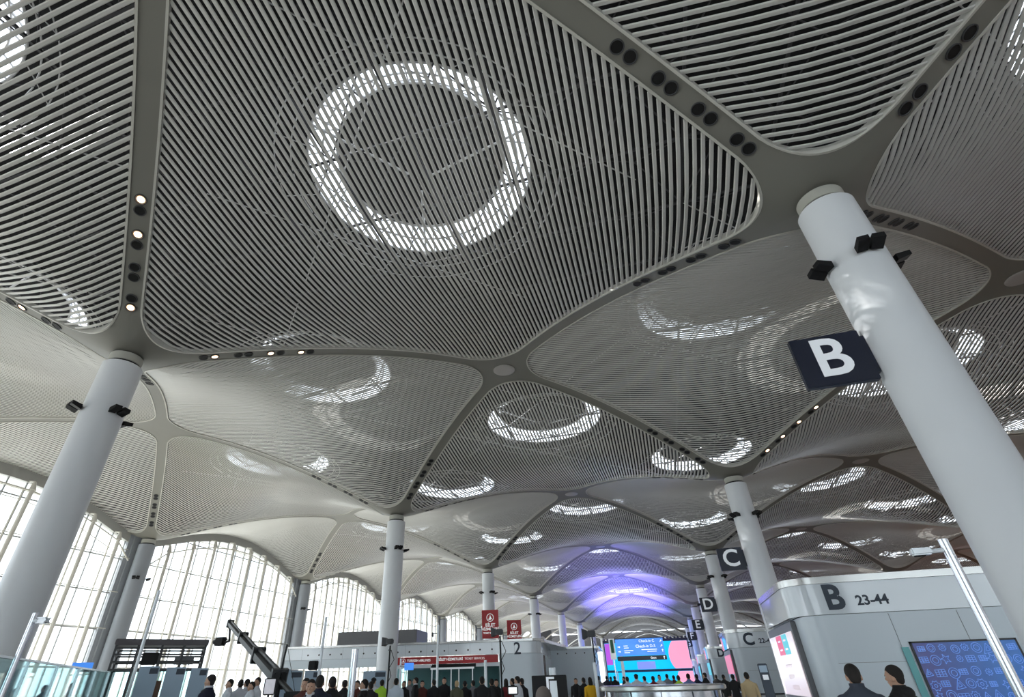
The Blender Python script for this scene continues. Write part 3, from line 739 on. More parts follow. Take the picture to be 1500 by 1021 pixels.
t = empty('blue_banner', (20.6, 60, 0)); G().bev(-0.5, 0.5, -0.04, 0.04, 2.3, 4.3, 0.02).build('board', M['ledcyan'], t); G().tube((-0.3, 0, 0), (-0.3, 0, 2.3), 0.05).tube((0.3, 0, 0), (0.3, 0, 2.3), 0.05).build('legs', M['letter_white'], t)
prop(t, 'small cyan banner on two white legs left of the direction sign', 'banner')

# ------------------------------------------------------------------ exhibition clutter
def post(x, y, h, r, label, head='arm', m='white', side=-1, q=1.0):
    t = empty('camera_post', (x, y, 0))
    G().tube((0, 0, 0.02), (0, 0, h), r, n=16).build('pole', M[m], t, smooth=True)
    G().lathe([(r*2.6, 0), (r*2.6, 0.02), (r*1.1, 0.03)], 20).build('base_plate', M['steel'], t)
    if head == 'arm':
        G().tube((0, 0, h-0.35), (side*0.28, 0, h-0.35), 0.018, n=8).tube((side*0.28, 0, h-0.31), (side*0.28, 0, h-0.42), 0.05, n=10).ball((side*0.28, 0, h-0.44), 0.055, n=10).build('dome_camera', M['dark'], t)
    if head == 'box':
        G().bev(side*(0.2+0.42*q), side*0.2, -0.1*q, 0.1*q, h-0.14-0.08*q, h-0.14+0.08*q, 0.02).tube((side*0.22, 0, h-0.14), (0, 0, h-0.14), 0.03).build('camera_housing', M['white'], t)
        G().box(side*(0.2+0.36*q), side*(0.2+0.16*q), -0.07*q, 0.07*q, h-0.153-0.08*q, h-0.14-0.08*q).build('camera_window', M['lens'], t)
    prop(t, label, 'camera post', 'slim posts carrying cameras'); return t
post(16.32, 8.58, 3.9, 0.055, 'slim white post with dome camera before the red fascia', side=-1)
post(19.62, 5.5, 2.28, 0.06, 'short white post beneath the right part of the red fascia', head='')
post(15.88, -0.59, 3.5, 0.045, 'slim white post left of the grey thick post, in front of the hall', head='')
post(19.76, -5.26, 2.25, 0.075, 'thick grey post among the crowd, left of the white column base', head='', m='steel')
post(24.09, 4.41, 2.05, 0.06, 'leaning looking white post beside the round steel desk', head='')
post(22.94, 2.21, 1.9, 0.11, 'wide white post right of the black display boards', head='')
post(10.44, -2.58, 4.4, 0.05, 'tall slim post in front of the dark steel frame stand', head='')
post(15.11, -9.52, 2.85, 0.05, 'post with camera housing at the foot of the big left column', head='box', m='steel', side=1, q=0.4)
post(30.7, -8.3, 3.1, 0.06, 'polished steel post with a white camera housing at the right', head='box', m='steel', side=-1, q=0.6)
post(17.1, 2.9, 2.35, 0.035, 'slim post carrying the small blue screen', head='')
o = G().bev(-0.16, 0.2, -0.03, 0.03, 1.97, 2.2, 0.01).build('blue_monitor', M['bluesign'], loc=(17.45, 2.85, 0)); prop(o, 'small blue monitor hanging by the left end of the red fascia', 'monitor')
G().tube((-0.35, 0, 2.1), (-0.15, 0, 2.1), 0.015, n=6).build('arm', M['steel'], o)
def lampstand(x, y, h, label, s=1.0):
    t = empty('lamp_stand', (x, y, 0))
    G().tube((0, 0, 0.5), (0, 0, h-0.15), 0.03, n=8).build('mast', M['black'], t)
    g = G()
    for k in range(3): a = 2*PI*k/3+.4; g.tube((0, 0, 0.9), (0.5*math.cos(a), 0.5*math.sin(a), 0.02), 0.02, n=6)
    g.build('tripod_legs', M['black'], t)
    g = G().bev(-0.22*s, 0.2*s, -0.15*s, 0.15*s, h-0.2*s, h+0.12*s, 0.03).add([(-.24*s, -.16*s, h-.2*s), (-.5*s, -.3*s, h-.3*s), (-.5*s, .3*s, h-.3*s), (-.24*s, .16*s, h-.2*s), (-.24*s, -.16*s, h+.12*s), (-.5*s, -.3*s, h+.22*s), (-.5*s, .3*s, h+.22*s), (-.24*s, .16*s, h+.12*s)], [(0, 1, 5, 4), (3, 7, 6, 2), (0, 3, 2, 1), (4, 5, 6, 7)])
    g.tube((0, -0.2*s, h-0.3), (0, 0.2*s, h-0.3), 0.02, n=6).build('lamp_head', M['dark'], t)
    g = G().path([(0.05, 0, h-0.3), (0.18, 0.03, h-0.6), (0.02, 0, h-0.85), (0.12, -0.02, h-1.1), (0.0, 0, h-1.3)], 0.012, 5); g.build('cable', M['black'], t)
    prop(t, label, 'lamp stand', 'black lamp stands')
lampstand(16.92, 2.29, 2.9, 'black lamp stand beside the white column base', 0.55)
lampstand(21.29, 1.83, 3.0, 'black lamp stand with looping cable left of the number 2', 0.55)
lampstand(23.66, 8.39, 3.25, 'tall black lamp stand near the yellow jacket', 0.8)
# camera crane
t = empty('camera_crane', (14.9, -1.25, 0))
A = Vector((0, 0, 1.75)); B = Vector((6.94-14.9, 5.17+1.25, 4.15)); d = (B-A).normalized(); side = Vector((-d.y, d.x, 0)).normalized(); up = side.cross(d)*-1
g = G()
def seg(f0, f1, w, h_):
    a, b = A.lerp(B, f0), A.lerp(B, f1); vs = [p_+side*w*sa+up*h_*sb for p_ in (a, b) for sa, sb in ((1, 1), (-1, 1), (-1, -1), (1, -1))]
    g.add(vs, [(0, 1, 2, 3), (7, 6, 5, 4), (0, 4, 5, 1), (1, 5, 6, 2), (2, 6, 7, 3), (3, 7, 4, 0)])
for f0_, f1_, w_ in ((0, .34, .19), (.32, .66, .155), (.64, 1.0, .12)):
    seg(f0_, f1_, w_, w_*0.55)
    for sb in (1, -1): g.tube(A.lerp(B, f0_)+up*w_*sb, A.lerp(B, f1_)+up*w_*sb, w_*0.35, n=8)
    seg(f0_, f0_+0.02, w_*1.3, w_*1.45); seg(f1_-0.02, f1_, w_*1.2, w_*1.35)
g.build('boom', M['dark'], t)
g = G().tube(A-d*2.2, A, 0.08, n=8); c_ = A-d*2.2; g.bev(c_.x-0.3, c_.x+0.3, c_.y-0.25, c_.y+0.25, c_.z-0.35, c_.z+0.2, 0.04).build('counterweight', M['black'], t)
g = G().tube((0, 0, 0.9), A, 0.08, n=10).bev(-.16, .16, -.16, .16, 1.5, 1.95, 0.03)
for k in range(3): a = 2*PI*k/3; g.tube((0, 0, 1.3), (1.0*math.cos(a), 1.0*math.sin(a), 0.03), 0.045, n=8)
g.build('tripod', M['black'], t)
g = G().tube(A, A+Vector((0.05, 0.05, 0.95)), 0.03, n=6).path([A+Vector((0.05, 0.05, 0.95)), A.lerp(B, 0.5)+up*0.2, B], 0.008, 4).path([A+Vector((0.05, 0.05, 0.95)), A-d*2.1], 0.008, 4)
g.build('cable_mast', M['black'], t)
g = G().tube(B, B+Vector((0.1, 0, -0.35)), 0.05, n=8).tube(B+Vector((0.1, 0, -0.35)), B+Vector((0.28, -0.1, -0.75)), 0.05, n=8).tube(B+Vector((0.28, -.1, -.75)), B+Vector((-0.35, .1, -.85)), 0.05, n=8)
g.build('head_arm', M['black'], t)
c_ = B+Vector((-0.3, 0.05, -0.72)); G().bev(c_.x-.28, c_.x+.2, c_.y-.15, c_.y+.15, c_.z-.2, c_.z+.16, 0.04).tube(c_+Vector((-.28, 0, 0)), c_+Vector((-.45, .05, -.02)), 0.1, n=12).build('film_camera', M['black'], t)
G().tube(B+Vector((-.12, .1, .08)), B+Vector((.1, -.1, .1)), 0.06, n=8).build('tip_wheel', M['dark'], t)
prop(t, 'long black camera crane boom rising to the left against the glass wall', 'camera crane')
def monitor(x, y, z, w_, h_, rz, label, mm):
    t = empty('field_monitor', (x, y, 0), rz)
    G().bev(-w_/2, w_/2, 0, 0.05, z-h_/2, z+h_/2, 0.01).build('case', M['black'], t); G().box(-w_/2+.015, w_/2-.015, -0.004, 0.0, z-h_/2+.015, z+h_/2-.015).build('screen', mm, t)
    g = G().tube((0, .03, 0.7), (0, .03, z-h_/2), 0.015, n=6)
    for k in range(3): a = 2*PI*k/3+.5; g.tube((0, .03, 0.9), (0.35*math.cos(a), .03+0.35*math.sin(a), 0.01), 0.012, n=6)
    g.build('tripod', M['black'], t); prop(t, label, 'monitor', 'small camera monitors on tripods')
M['monpic'] = mat('monitor_picture', (0.3, 0.3, 0.33), 0.3, emit=(0.5, 0.5, 0.55), es=0.25, noise=0.5, nscale=9); M['monwhite'] = mat('monitor_white', (0.7, 0.7, 0.7), 0.3, emit=(0.9, 0.95, 1), es=0.3)
monitor(21.28, -10.22, 1.56, 0.16, 0.2, 0.6, 'portrait black camera monitor at the foot of the crane', M['monpic'])
monitor(24.65, -9.7, 1.45, 0.14, 0.1, 0.2, 'small bright camera monitor in front of the woman in dark red', M['monwhite'])
# steel frame stand behind the left posts
t = empty('frame_stand', (0.85, 4.7, 0), math.radians(45))
g = G(); Wf = 4.0
for x in (0, 0.95, 2.0, 3.0, Wf):
    for y in (0, 2.4): g.box(x-0.05, x+0.05, y-0.05, y+0.05, 0, 3.55)
for z in (2.42, 2.75, 3.05, 3.32):
    for y in (0, 2.4): g.box(0, Wf, y-0.035, y+0.035, z-0.04, z+0.04)
    for x in (0, Wf): g.box(x-0.035, x+0.035, 0, 2.4, z-0.04, z+0.04)
g.build('steel_frame', M['dark'], t)
G().bev(-0.1, Wf+0.1, -0.1, 2.5, 3.45, 3.72, 0.03).build('roof_beam', mat('beam_purple', (0.09, 0.08, 0.09), 0.5), t)
G().bev(1.25, 1.95, -0.1, 0.1, 2.6, 3.15, 0.03).build('loudspeaker', M['black'], t)
G().box(2.7, 3.6, 0.3, 0.6, 2.62, 3.0).build('control_box', M['recess'], t)
G().box(0.0, Wf, 1.2, 1.24, 0, 2.4).build('glass_screen', M['greenglass'], t)
G().bev(1.3, 2.4, 0.3, 1.1, 0, 1.95, 0.03).build('cabinet', M['timber'], t)
prop(t, 'dark open steel frame stand in front of the first arched windows', 'stand')
# blue partition panels
for k, (x, y, w_, h_, rz) in enumerate(((9.35, -1.0, 0.62, 2.25, 0.75), (9.95, -0.42, 0.62, 2.22, 0.75), (10.5, 0.1, 0.55, 2.18, 0.75), (12.9, 2.2, 0.82, 2.06, 0.6), (13.55, 2.65, 0.6, 2.05, 0.6), (14.65, 5.6, 0.95, 2.04, 0.5))):
    t = empty('partition_panel', (x, y, 0), rz)
    G().bev(-w_/2, w_/2, -0.04, 0.04, 0.03, h_, 0.015).build('board', M['bluepanel'], t)
    G().box(0.02, w_/2-0.03, -0.05, -0.04, h_-0.22, h_-0.05).build('header_plate', M['ink'], t)
    G().box(-w_/2, -w_/2+0.06, -0.2, 0.2, 0, 0.03).box(w_/2-0.06, w_/2, -0.2, 0.2, 0, 0.03).build('foot', M['steel'], t)
    prop(t, ['leftmost blue partition panel beside the tall slim post', 'second blue partition panel, left of the navy suited man', 'third blue partition panel, directly behind the navy suited man', 'wide blue partition panel right of the crane foot', 'narrower blue partition panel behind the man facing the viewer', 'blue partition panel at the foot of the white column'][k], 'partition', 'blue partition panels')
o = G().bev(-0.13, 0.13, -0.1, 0.1, 1.98, 2.24, 0.02).build('loudspeaker', M['black'], loc=(15.68, -0.66, 0)); prop(o, 'small black loudspeaker on the slim white post', 'loudspeaker')
o = G().bev(-0.55, 0.55, -0.04, 0.04, 2.75, 3.1, 0.01).build('wayfinding_sign', M['bluesign'], loc=(-8.4, 10.7, 0), rz=0.9); G().tube((-.5, 0, 0), (-.5, 0, 2.76), 0.03, n=8).tube((.5, 0, 0), (.5, 0, 2.76), 0.03, n=8).build('legs', M['steel'], o)
prop(o, 'small blue sign by the leftmost glass wall', 'sign')
# glass screens in the lower left
t = empty('glass_partition', (15.2, -10.1, 0), math.radians(130.5))
G().box(0, 12.5, -0.012, 0.012, 0.1, 2.12).build('glass', M['greenglass'], t)
g = G().box(0, 12.5, -0.025, 0.025, 2.12, 2.16).box(0, 12.5, -0.04, 0.04, 0, 0.1)
for k in range(6): g.box(2.5*k-0.02, 2.5*k+0.02, -0.03, 0.03, 0.1, 2.12)
g.build('frame', M['steel'], t); prop(t, 'long greenish glass partition at the foot of the big left column', 'partition')
# black display boards
t = empty('display_board', (24.15, -4.7, 0), 0.12)
G().bev(-0.36, 0.38, 0, 0.12, 0, 1.64, 0.01).build('black_board', M['black'], t)
g = G().box(-0.05, 0.0, -0.03, 0, 0.2, 1.6).box(-0.05, 0.12, -0.03, 0, 1.57, 1.61).build('white_frame', M['letter_white'], t)
G().box(0.02, 0.17, -0.02, 0, 0.3, 1.54).build('pale_screen', M['white'], t)
prop(t, 'black display board with pale blue screen behind the grey haired head', 'display board')
# round steel desk
t = empty('round_desk', (26.3, 2.5, 0))
G().lathe([(1.72, 0.05), (1.72, 1.2)], 48).build('body', M['steel'], t, smooth=True)
G().lathe([(1.3, 1.22), (1.86, 1.22), (1.9, 1.25), (1.9, 1.33), (1.86, 1.36), (1.3, 1.36), (1.3, 1.22)], 48).build('rim', M['cornice'], t, smooth=True)
g = G()
for k in range(12): a = 2*PI*k/12; g.tube((1.735*math.cos(a), 1.735*math.sin(a), 0.05), (1.735*math.cos(a), 1.735*math.sin(a), 1.2), 0.012, n=5)
g.build('seams', M['ink'], t); G().lathe([(1.66, 0), (1.66, 0.06)], 40).build('kick_plate', M['ink'], t)
prop(t, 'round brushed steel counter at the bottom centre', 'desk')
# info totem by the C island
t = empty('info_totem', (28.8, -1.57, 0), -0.1)
G().bev(-0.09, 0.12, -0.05, 0.05, 0, 1.78, 0.015).build('board', M['ink'], t); G().box(-0.07, 0.1, -0.058, -0.05, 1.6, 1.74).build('header', M['bluepanel'], t); G().box(-0.04, 0.08, -0.058, -0.05, 1.45, 1.55).build('icons', M['letter_white'], t)
prop(t, 'slim dark blue information totem left of the pink advert screen', 'totem')

# ------------------------------------------------------------------ people
PEOPLE = [
 (28.61, -9.73, 1.64, 'stand', 'slate', -4, 'man in a slate blue suit seen from behind beside the B check-in island'),
 (28.93, -9.98, 1.62, 'stand', 'blackj', 43, 'man in a black hooded jacket in profile, in front of the blue mural'),
 (20.39, -7.56, 1.73, 'stand', 'navy', 22, 'man in a dark navy suit seen from behind, left of the phone holder'),
 (19.9, -6.33, 1.72, 'phone', 'black', 51, 'man holding a hand to his ear beside the navy suited man'),
 (20.69, -8.3, 1.66, 'stand', 'navyw', 203, 'man in navy suit and white shirt facing the viewer'),
 (19.1, -6.08, 1.71, 'stand', 'maroon', 183, 'person in maroon behind the man facing the viewer'),
 (17.16, -6.75, 1.82, 'stand', 'navyw', 101, 'man in navy suit and white collar in front of the blue panels'),
 (14.12, -2.51, 1.79, 'stand', 'white', 140, 'person in white shirt, leftmost of the white shirt group'),
 (13.94, -1.81, 1.78, 'stand', 'white', 49, 'person in white shirt with back turned, second in the white shirt group'),
 (13.67, -1.19, 1.8, 'stand', 'white', 78, 'person in white shirt in the middle of the white shirt group'),
 (15.0, -2.63, 1.71, 'stand', 'white', 148, 'shorter person in white between the white shirt group'),
 (14.71, -2.03, 1.82, 'stand', 'white', 157, 'person in white shirt, rightmost of the white shirt group'),
 (17.51, -1.7, 1.7, 'stand', 'black', 30, 'person in black left of the thick grey post'),
 (15.78, 1.8, 1.71, 'stand', 'black', 49, 'person in black just behind the thick grey post'),
 (17.82, -1.53, 1.68, 'stand', 'maroon', 169, 'person in dark red right of the thick grey post'),
 (19.85, -4.86, 1.67, 'stand', 'blackw', 108, 'man in black suit in profile, right of the thick grey post'),
 (18.17, -1.34, 1.64, 'stand', 'black', 37, 'person in black behind the man in profile'),
 (15.83, 3.3, 1.79, 'cap', 'white', 7, 'person with dark cap and white shirt near the white column base'),
 (16.7, 2.29, 1.71, 'stand', 'hivis', 26, 'person in a lime green safety vest beside the lamp stand'),
 (17.71, 1.34, 1.73, 'stand', 'palew', 25, 'person in pale blue white jacket with back turned, right of the lamp stand'),
 (16.31, 4.99, 1.66, 'stand', 'black', 174, 'person in black behind the pale jacket'),
 (14.91, 8.64, 1.73, 'stand', 'grey', 184, 'person in grey among the crowd under the red band logo'),
 (17.26, 3.99, 1.76, 'stand', 'blackw', 103, 'man in black suit under the blue screen'),
 (17.5, 4.09, 1.66, 'stand', 'maroon', 203, 'person in brown red under the left of the ticket hall glass'),
 (17.91, 4.26, 1.68, 'stand', 'black', 41, 'person in black left of the white slim pole'),
 (17.81, 5.62, 1.75, 'stand', 'black', 190, 'person in black just right of the white slim pole'),
 (19.17, 3.35, 1.62, 'stand', 'olive', 39, 'fair haired person in olive below the ticket hall door'),
 (19.45, 3.45, 1.61, 'stand', 'black', 19, 'person in black below the ticket hall door'),
 (19.32, 4.78, 1.62, 'stand', 'grey', 48, 'person in grey left of the tall black suit'),
 (21.21, -0.07, 1.7, 'stand', 'black', 17, 'tall man in black suit seen from behind at the short white pole'),
 (20.75, 2.5, 1.64, 'stand', 'black', 26, 'person in black right of the short white pole'),
 (21.26, 1.3, 1.63, 'stand', 'black', 196, 'man in black facing the viewer by the cable hung lamp stand'),
 (21.56, 1.38, 1.64, 'stand', 'red', 15, 'long haired woman in dark red left of the camera monitor'),
 (21.1, 3.95, 1.65, 'stand', 'black', 74, 'person in black behind the camera monitor'),
 (21.91, 1.47, 1.69, 'stand', 'white', 74, 'man in white shirt right of the camera monitor'),
 (21.74, 2.77, 1.64, 'stand', 'black', 53, 'person in black right of the man in white shirt'),
 (25.55, -12.09, 1.51, 'stand', 'grey', 11, 'grey haired person, only the top of the head in view'),
 (22.76, 8.27, 1.61, 'stand', 'black', 178, 'man in black facing the viewer left of the yellow jacket'),
 (23.26, 7.03, 1.62, 'stand', 'black', 27, 'man in black with back turned left of the yellow jacket'),
 (23.85, 4.48, 1.62, 'stand', 'yellow', 17, 'woman in yellow jacket at the tall lamp stand'),
 (23.12, 13.56, 1.69, 'stand', 'grey', 36, 'person in grey behind the leaning white post'),
 (22.74, 21.36, 1.71, 'stand', 'navy', 5, 'person in navy in the far dark crowd, leftmost'),
 (22.86, 22.68, 1.67, 'stand', 'black', 45, 'person in black in the far dark crowd, second'),
 (23.24, 21.41, 1.7, 'stand', 'black', 5, 'person in black in the far dark crowd, third'),
 (23.78, 21.45, 1.65, 'stand', 'black', 94, 'person in black right of the sign post'),
 (24.71, 11.09, 1.62, 'stand', 'white', 3, 'person in white shirt at the left end of the round steel desk'),
 (25.19, 9.82, 1.71, 'cap', 'white', 3, 'man with peaked black cap and white shirt behind the steel desk'),
 (25.47, 11.14, 1.63, 'stand', 'white', 22, 'person in white behind the steel desk, right of the capped man'),
 (25.89, 9.85, 1.62, 'stand', 'red', 1, 'person in dark red behind the steel desk'),
 (26.09, 13.76, 1.67, 'stand', 'white', 181, 'person in white headscarf behind the steel desk'),
 (26.44, 16.36, 1.71, 'stand', 'grey', 0, 'person in grey behind the steel desk'),
 (26.77, 16.36, 1.64, 'stand', 'maroon', 19, 'person in maroon left of the lime vest behind the desk'),
 (26.94, 9.86, 1.62, 'stand', 'hivis', 0, 'person in lime vest behind the steel desk'),
 (27.32, 8.55, 1.67, 'stand', 'blue', -1, 'person in blue shirt behind the steel desk, below the letter column row'),
 (27.73, 11.14, 1.65, 'stand', 'navy', 27, 'person in navy behind the right end of the steel desk'),
 (28.15, 12.42, 1.7, 'stand', 'black', 57, 'large person in black at the right end of the steel desk'),
 (29.23, 21.48, 1.63, 'stand', 'black', -3, 'distant person in black before the D island'),
 (29.05, 13.67, 1.61, 'walk', 'black', -24, 'person in black walking, left of the two walkers'),
 (29.1, 9.75, 1.61, 'walk', 'black', 4, 'person in black walking, right of the two walkers'),
 (28.93, 3.24, 1.64, 'stand', 'tan', -6, 'man in tan shirt and black trousers walking away by the C island'),
 (3.78, -0.28, 1.82, 'stand', 'black', 113, 'dark figure by the leftmost glass wall'),
 (2.25, 1.99, 1.9, 'stand', 'grey', 131, 'person in grey by the glass wall, below the small blue sign'),
 (7.52, -3.98, 1.7, 'stand', 'grey', 94, 'person in grey at the foot of the big left column'),
]

SKIN = mat('skin', (0.50, 0.30, 0.21), 0.5)
def col(name, c, r=0.8): return mat(name, c, r)
CL = {'slate': (0.035, 0.045, 0.065), 'black': (0.008, 0.008, 0.010), 'navy': (0.010, 0.014, 0.035), 'white': (0.62, 0.64, 0.70), 'palew': (0.60, 0.68, 0.78), 'maroon': (0.09, 0.02, 0.015),
      'red': (0.17, 0.012, 0.02), 'hivis': (0.45, 0.75, 0.05), 'grey': (0.16, 0.16, 0.18), 'olive': (0.10, 0.10, 0.06), 'yellow': (0.75, 0.42, 0.01), 'blue': (0.12, 0.17, 0.36), 'tan': (0.55, 0.42, 0.24), 'hair': (0.012, 0.009, 0.008), 'greyhair': (0.12, 0.10, 0.09), 'fairhair': (0.45, 0.33, 0.18), 'blackt': (0.012, 0.012, 0.015)}
CM = {k: col('cloth_'+k, v) for k, v in CL.items()}
def remesh(g, name, vox, m, it=2):
    me = bpy.data.meshes.new(name); me.from_pydata([tuple(v) for v in g.v], [], g.f); o = bpy.data.objects.new(name, me); C.objects.link(o)
    md = o.modifiers.new('r', 'REMESH'); md.mode = 'VOXEL'; md.voxel_size = vox
    sm = o.modifiers.new('s', 'SMOOTH'); sm.iterations = it; sm.factor = 0.5
    dg = bpy.context.evaluated_depsgraph_get(); out = bpy.data.meshes.new_from_object(o.evaluated_get(dg)); bpy.data.objects.remove(o)
    out.name = name; out.materials.clear(); out.materials.append(m); out.polygons.foreach_set('use_smooth', [True]*len(out.polygons)); return out
def loft(g, rings, n=16):
    vs = [(cx+rx*math.cos(2*PI*k/n), cy+ry*math.sin(2*PI*k/n), z) for cx, cy, z, rx, ry in rings for k in range(n)]; m = len(rings)
    fs = [(j*n+k, j*n+(k+1) % n, (j+1)*n+(k+1) % n, (j+1)*n+k) for j in range(m-1) for k in range(n)]+[tuple(range(n-1, -1, -1)), tuple(range((m-1)*n, m*n))]
    return g.add(vs, fs)
def limb(g, pts, rs):
    for k in range(len(pts)-1): g.tube(pts[k], pts[k+1], rs[k], rs[k+1], n=12)
    for p, r in zip(pts, rs): g.ball(p, r*0.99, n=12)
def joints(pose):
    J = {}
    for s in (-1, 1):
        J['arm', s] = [(s*.18, 0, 1.375), (s*.235, -.02, 1.13), (s*.25, .06, .88)]
        J['leg', s] = [(s*.09, 0, .92), (s*.10, .02, .50), (s*.105, -.02, .09)]
    if pose == 'phone': J['arm', 1] = [(.18, 0, 1.375), (.30, .12, 1.20), (.13, .10, 1.50)]
    if pose == 'walk':
        J['leg', 1] = [(.09, 0, .92), (.10, .20, .53), (.105, .30, .10)]; J['leg', -1] = [(-.09, 0, .92), (-.10, -.08, .50), (-.105, -.36, .16)]
        J['arm', 1] = [(.18, 0, 1.375), (.24, -.14, 1.15), (.25, -.22, .92)]; J['arm', -1] = [(-.18, 0, 1.375), (-.24, .06, 1.13), (-.25, .22, .93)]
    return J
def build_variant(pose):
    J = joints(pose); g = G()
    loft(g, [(0, 0, .84, .12, .10), (0, 0, .92, .155, .11), (0, 0, 1.06, .13, .095), (0, .01, 1.28, .155, .11), (0, 0, 1.39, .16, .085), (0, -.005, 1.45, .10, .07), (0, -.008, 1.50, .064, .064), (0, .0, 1.60, .058, .062)])
    # head: skull, jaw, nose, ears, brow
    g.ball((0, 0, 1.655), .1, sx=.78, sy=.98, sz=1.05, n=20); g.ball((0, .03, 1.585), .07, sx=.82, sy=.95, sz=.95, n=16); g.ball((0, .055, 1.555), .035, sx=1.1, sy=1, sz=.8, n=10)
    g.tube((0, .085, 1.655), (0, .112, 1.618), .010, .017, n=8); g.ball((0, .108, 1.617), .017, n=8)
    for s in (-1, 1):
        g.ball((s*.079, -.005, 1.625), .032, sx=.35, sy=.7, sz=1.05, n=10); g.ball((s*.032, .082, 1.665), .02, sx=1.3, sy=.6, sz=.6, n=8); g.ball((s*.045, .07, 1.62), .028, sx=.9, sy=.8, sz=.8, n=8)
    g.ball((0, .094, 1.583), .02, sx=1.4, sy=.6, sz=.5, n=8)
    g.v = [(x, y, z-(0.02 if z > 1.53 else 0.0)) for x, y, z in g.v]
    for s in (-1, 1):
        limb(g, J['arm', s], [.045, .036, .026]); limb(g, J['leg', s], [.08, .052, .036])
        a = Vector(J['arm', s][1]); w = Vector(J['arm', s][2]); d = (w-a).normalized(); q = d.to_track_quat('Z', 'X')
        T = lambda x, y, z: w+q @ Vector((x, y, z))
        g.tube(T(0, 0, -.01), T(0, 0, .09), .030, .036, n=10)
        for k in range(4):
            yy = -.030+.020*k; L = (.062, .074, .07, .055)[k]
            g.tube(T(0, yy, .08), T(.008*1, yy*1.05, .08+L*.55), .0095, .009, n=7); g.tube(T(.008, yy*1.05, .08+L*.55), T(.026, yy*1.0, .08+L), .009, .007, n=7)
        g.tube(T(.01, -.034, .03), T(.035, -.052, .065), .012, .010, n=7); g.tube(T(.035, -.052, .065), T(.045, -.05, .095), .010, .008, n=7)
        f = Vector(J['leg', s][2]); g.tube(f, f+Vector((0, .12, -.05)), .035, .028, n=8)
    V = {'body': remesh(g, 'person', .0085, SKIN, 3)}
    g = G()
    loft(g, [(0, 0, .80, .185, .135), (0, 0, .92, .178, .13), (0, 0, 1.08, .162, .122), (0, .01, 1.28, .195, .138), (0, 0, 1.39, .225, .118), (0, -.005, 1.445, .18, .105), (0, -.01, 1.485, .115, .088), (0, -.012, 1.515, .078, .076), (0, -.012, 1.54, .073, .072)])
    for s in (-1, 1):
        p = [Vector(x) for x in J['arm', s]]; p[2] = p[1].lerp(p[2], .93); p[0] = p[0]+Vector((s*.012, 0, 0)); limb(g, p, [.072, .056, .045])
    V['jacket'] = remesh(g, 'jacket', .011, CM['black'], 2)
    g = G(); loft(g, [(0, 0, .80, .16, .125), (0, 0, .90, .165, .12), (0, 0, 1.02, .15, .112)])
    for s in (-1, 1): limb(g, J['leg', s], [.098, .068, .056])
    V['trousers'] = remesh(g, 'trousers', .012, CM['blackt'], 2)
    g = G()
    for s in (-1, 1):
        f = Vector(J['leg', s][2]); g.tube(f+Vector((0, -.05, -.045)), f+Vector((0, .16, -.058)), .042, .03, n=10); g.ball(f+Vector((0, .17, -.058)), .032, n=8); g.ball(f+Vector((0, -.05, -.04)), .046, n=8)
    V['shoes'] = remesh(g, 'shoes', .012, CM['black'], 1)
    def hair(kind):
        g = G(); g.ball((0, -.012, 1.678), .102, sx=.815, sy=.98, sz=.94, n=20)
        g2 = G(); keep = [i for i, v in enumerate(g.v)]
        if kind == 'long': g.ball((0, -.05, 1.60), .1, sx=.85, sy=.6, sz=1.1, n=14); loft(g, [(0, -.06, 1.36, .08, .03), (0, -.06, 1.60, .09, .05)])
        g.ball((0, -.050, 1.625), .066, sx=1.0, sy=.72, sz=1.0, n=14)
        g.v = [(x, y, z-.02) for x, y, z in g.v]; me = remesh(g, 'hair', .009, CM['hair'], 2)
        bm = bmesh.new(); bm.from_mesh(me)
        rm = [v for v in bm.verts if v.co.z < 1.685-0.9*max(0, .045-v.co.y) and v.co.y > -.035] if kind == 'short' else [v for v in bm.verts if v.co.y > .035 and v.co.z < 1.685]
        bmesh.ops.delete(bm, geom=rm, context='VERTS'); bm.to_mesh(me); bm.free(); return me
    V['hair'] = hair('short'); V['long'] = hair('long')
    g = G(); g.ball((0, -.01, 1.70), .108, sx=.86, sy=1.0, sz=.62, n=18); g.add([(-.07, .06, 1.69), (.07, .06, 1.69), (.055, .155, 1.675), (-.055, .155, 1.675), (-.07, .06, 1.705), (.07, .06, 1.705), (.055, .155, 1.688), (-.055, .155, 1.688)], [(3, 2, 1, 0), (4, 5, 6, 7), (0, 1, 5, 4), (1, 2, 6, 5), (2, 3, 7, 6), (3, 0, 4, 7)])
    me = bpy.data.meshes.new('cap'); me.from_pydata([(x, y, z-.02) for x, y, z in g.v], [], g.f); me.materials.append(CM['black']); V['cap'] = me
    return V
VAR = {k: build_variant(k) for k in ('stand', 'walk', 'phone')}
# open shirt front, hood
g = G().add([(-.05, .128, 1.46), (.05, .128, 1.46), (.0, .152, 1.16), (-.045, .05, 1.52), (.045, .05, 1.52)], [(0, 2, 1), (3, 0, 1, 4)]); shirt_me = bpy.data.meshes.new('shirt_front'); shirt_me.from_pydata(g.v, [], g.f); shirt_me.materials.append(CM['white'])
g = G().lathe([(.078, 1.50), (.080, 1.548), (.066, 1.552)], 20); collar_me = bpy.data.meshes.new('shirt_collar'); collar_me.from_pydata([(x, y-.008, z) for x, y, z in g.v], [], g.f); collar_me.materials.append(CM['white'])
g = G(); g.ball((0, -.085, 1.46), .09, sx=1.15, sy=.65, sz=.75, n=14); hood_me = bpy.data.meshes.new('hood'); hood_me.from_pydata([tuple(v) for v in g.v], [], g.f); hood_me.materials.append(CM['black']); hood_me.polygons.foreach_set('use_smooth', [True]*len(hood_me.polygons))
g = G()
for s in (-1, 1): g.ball((s*.031, .0935, 1.655), .008, sx=1.5, sy=.5, sz=.7, n=8)
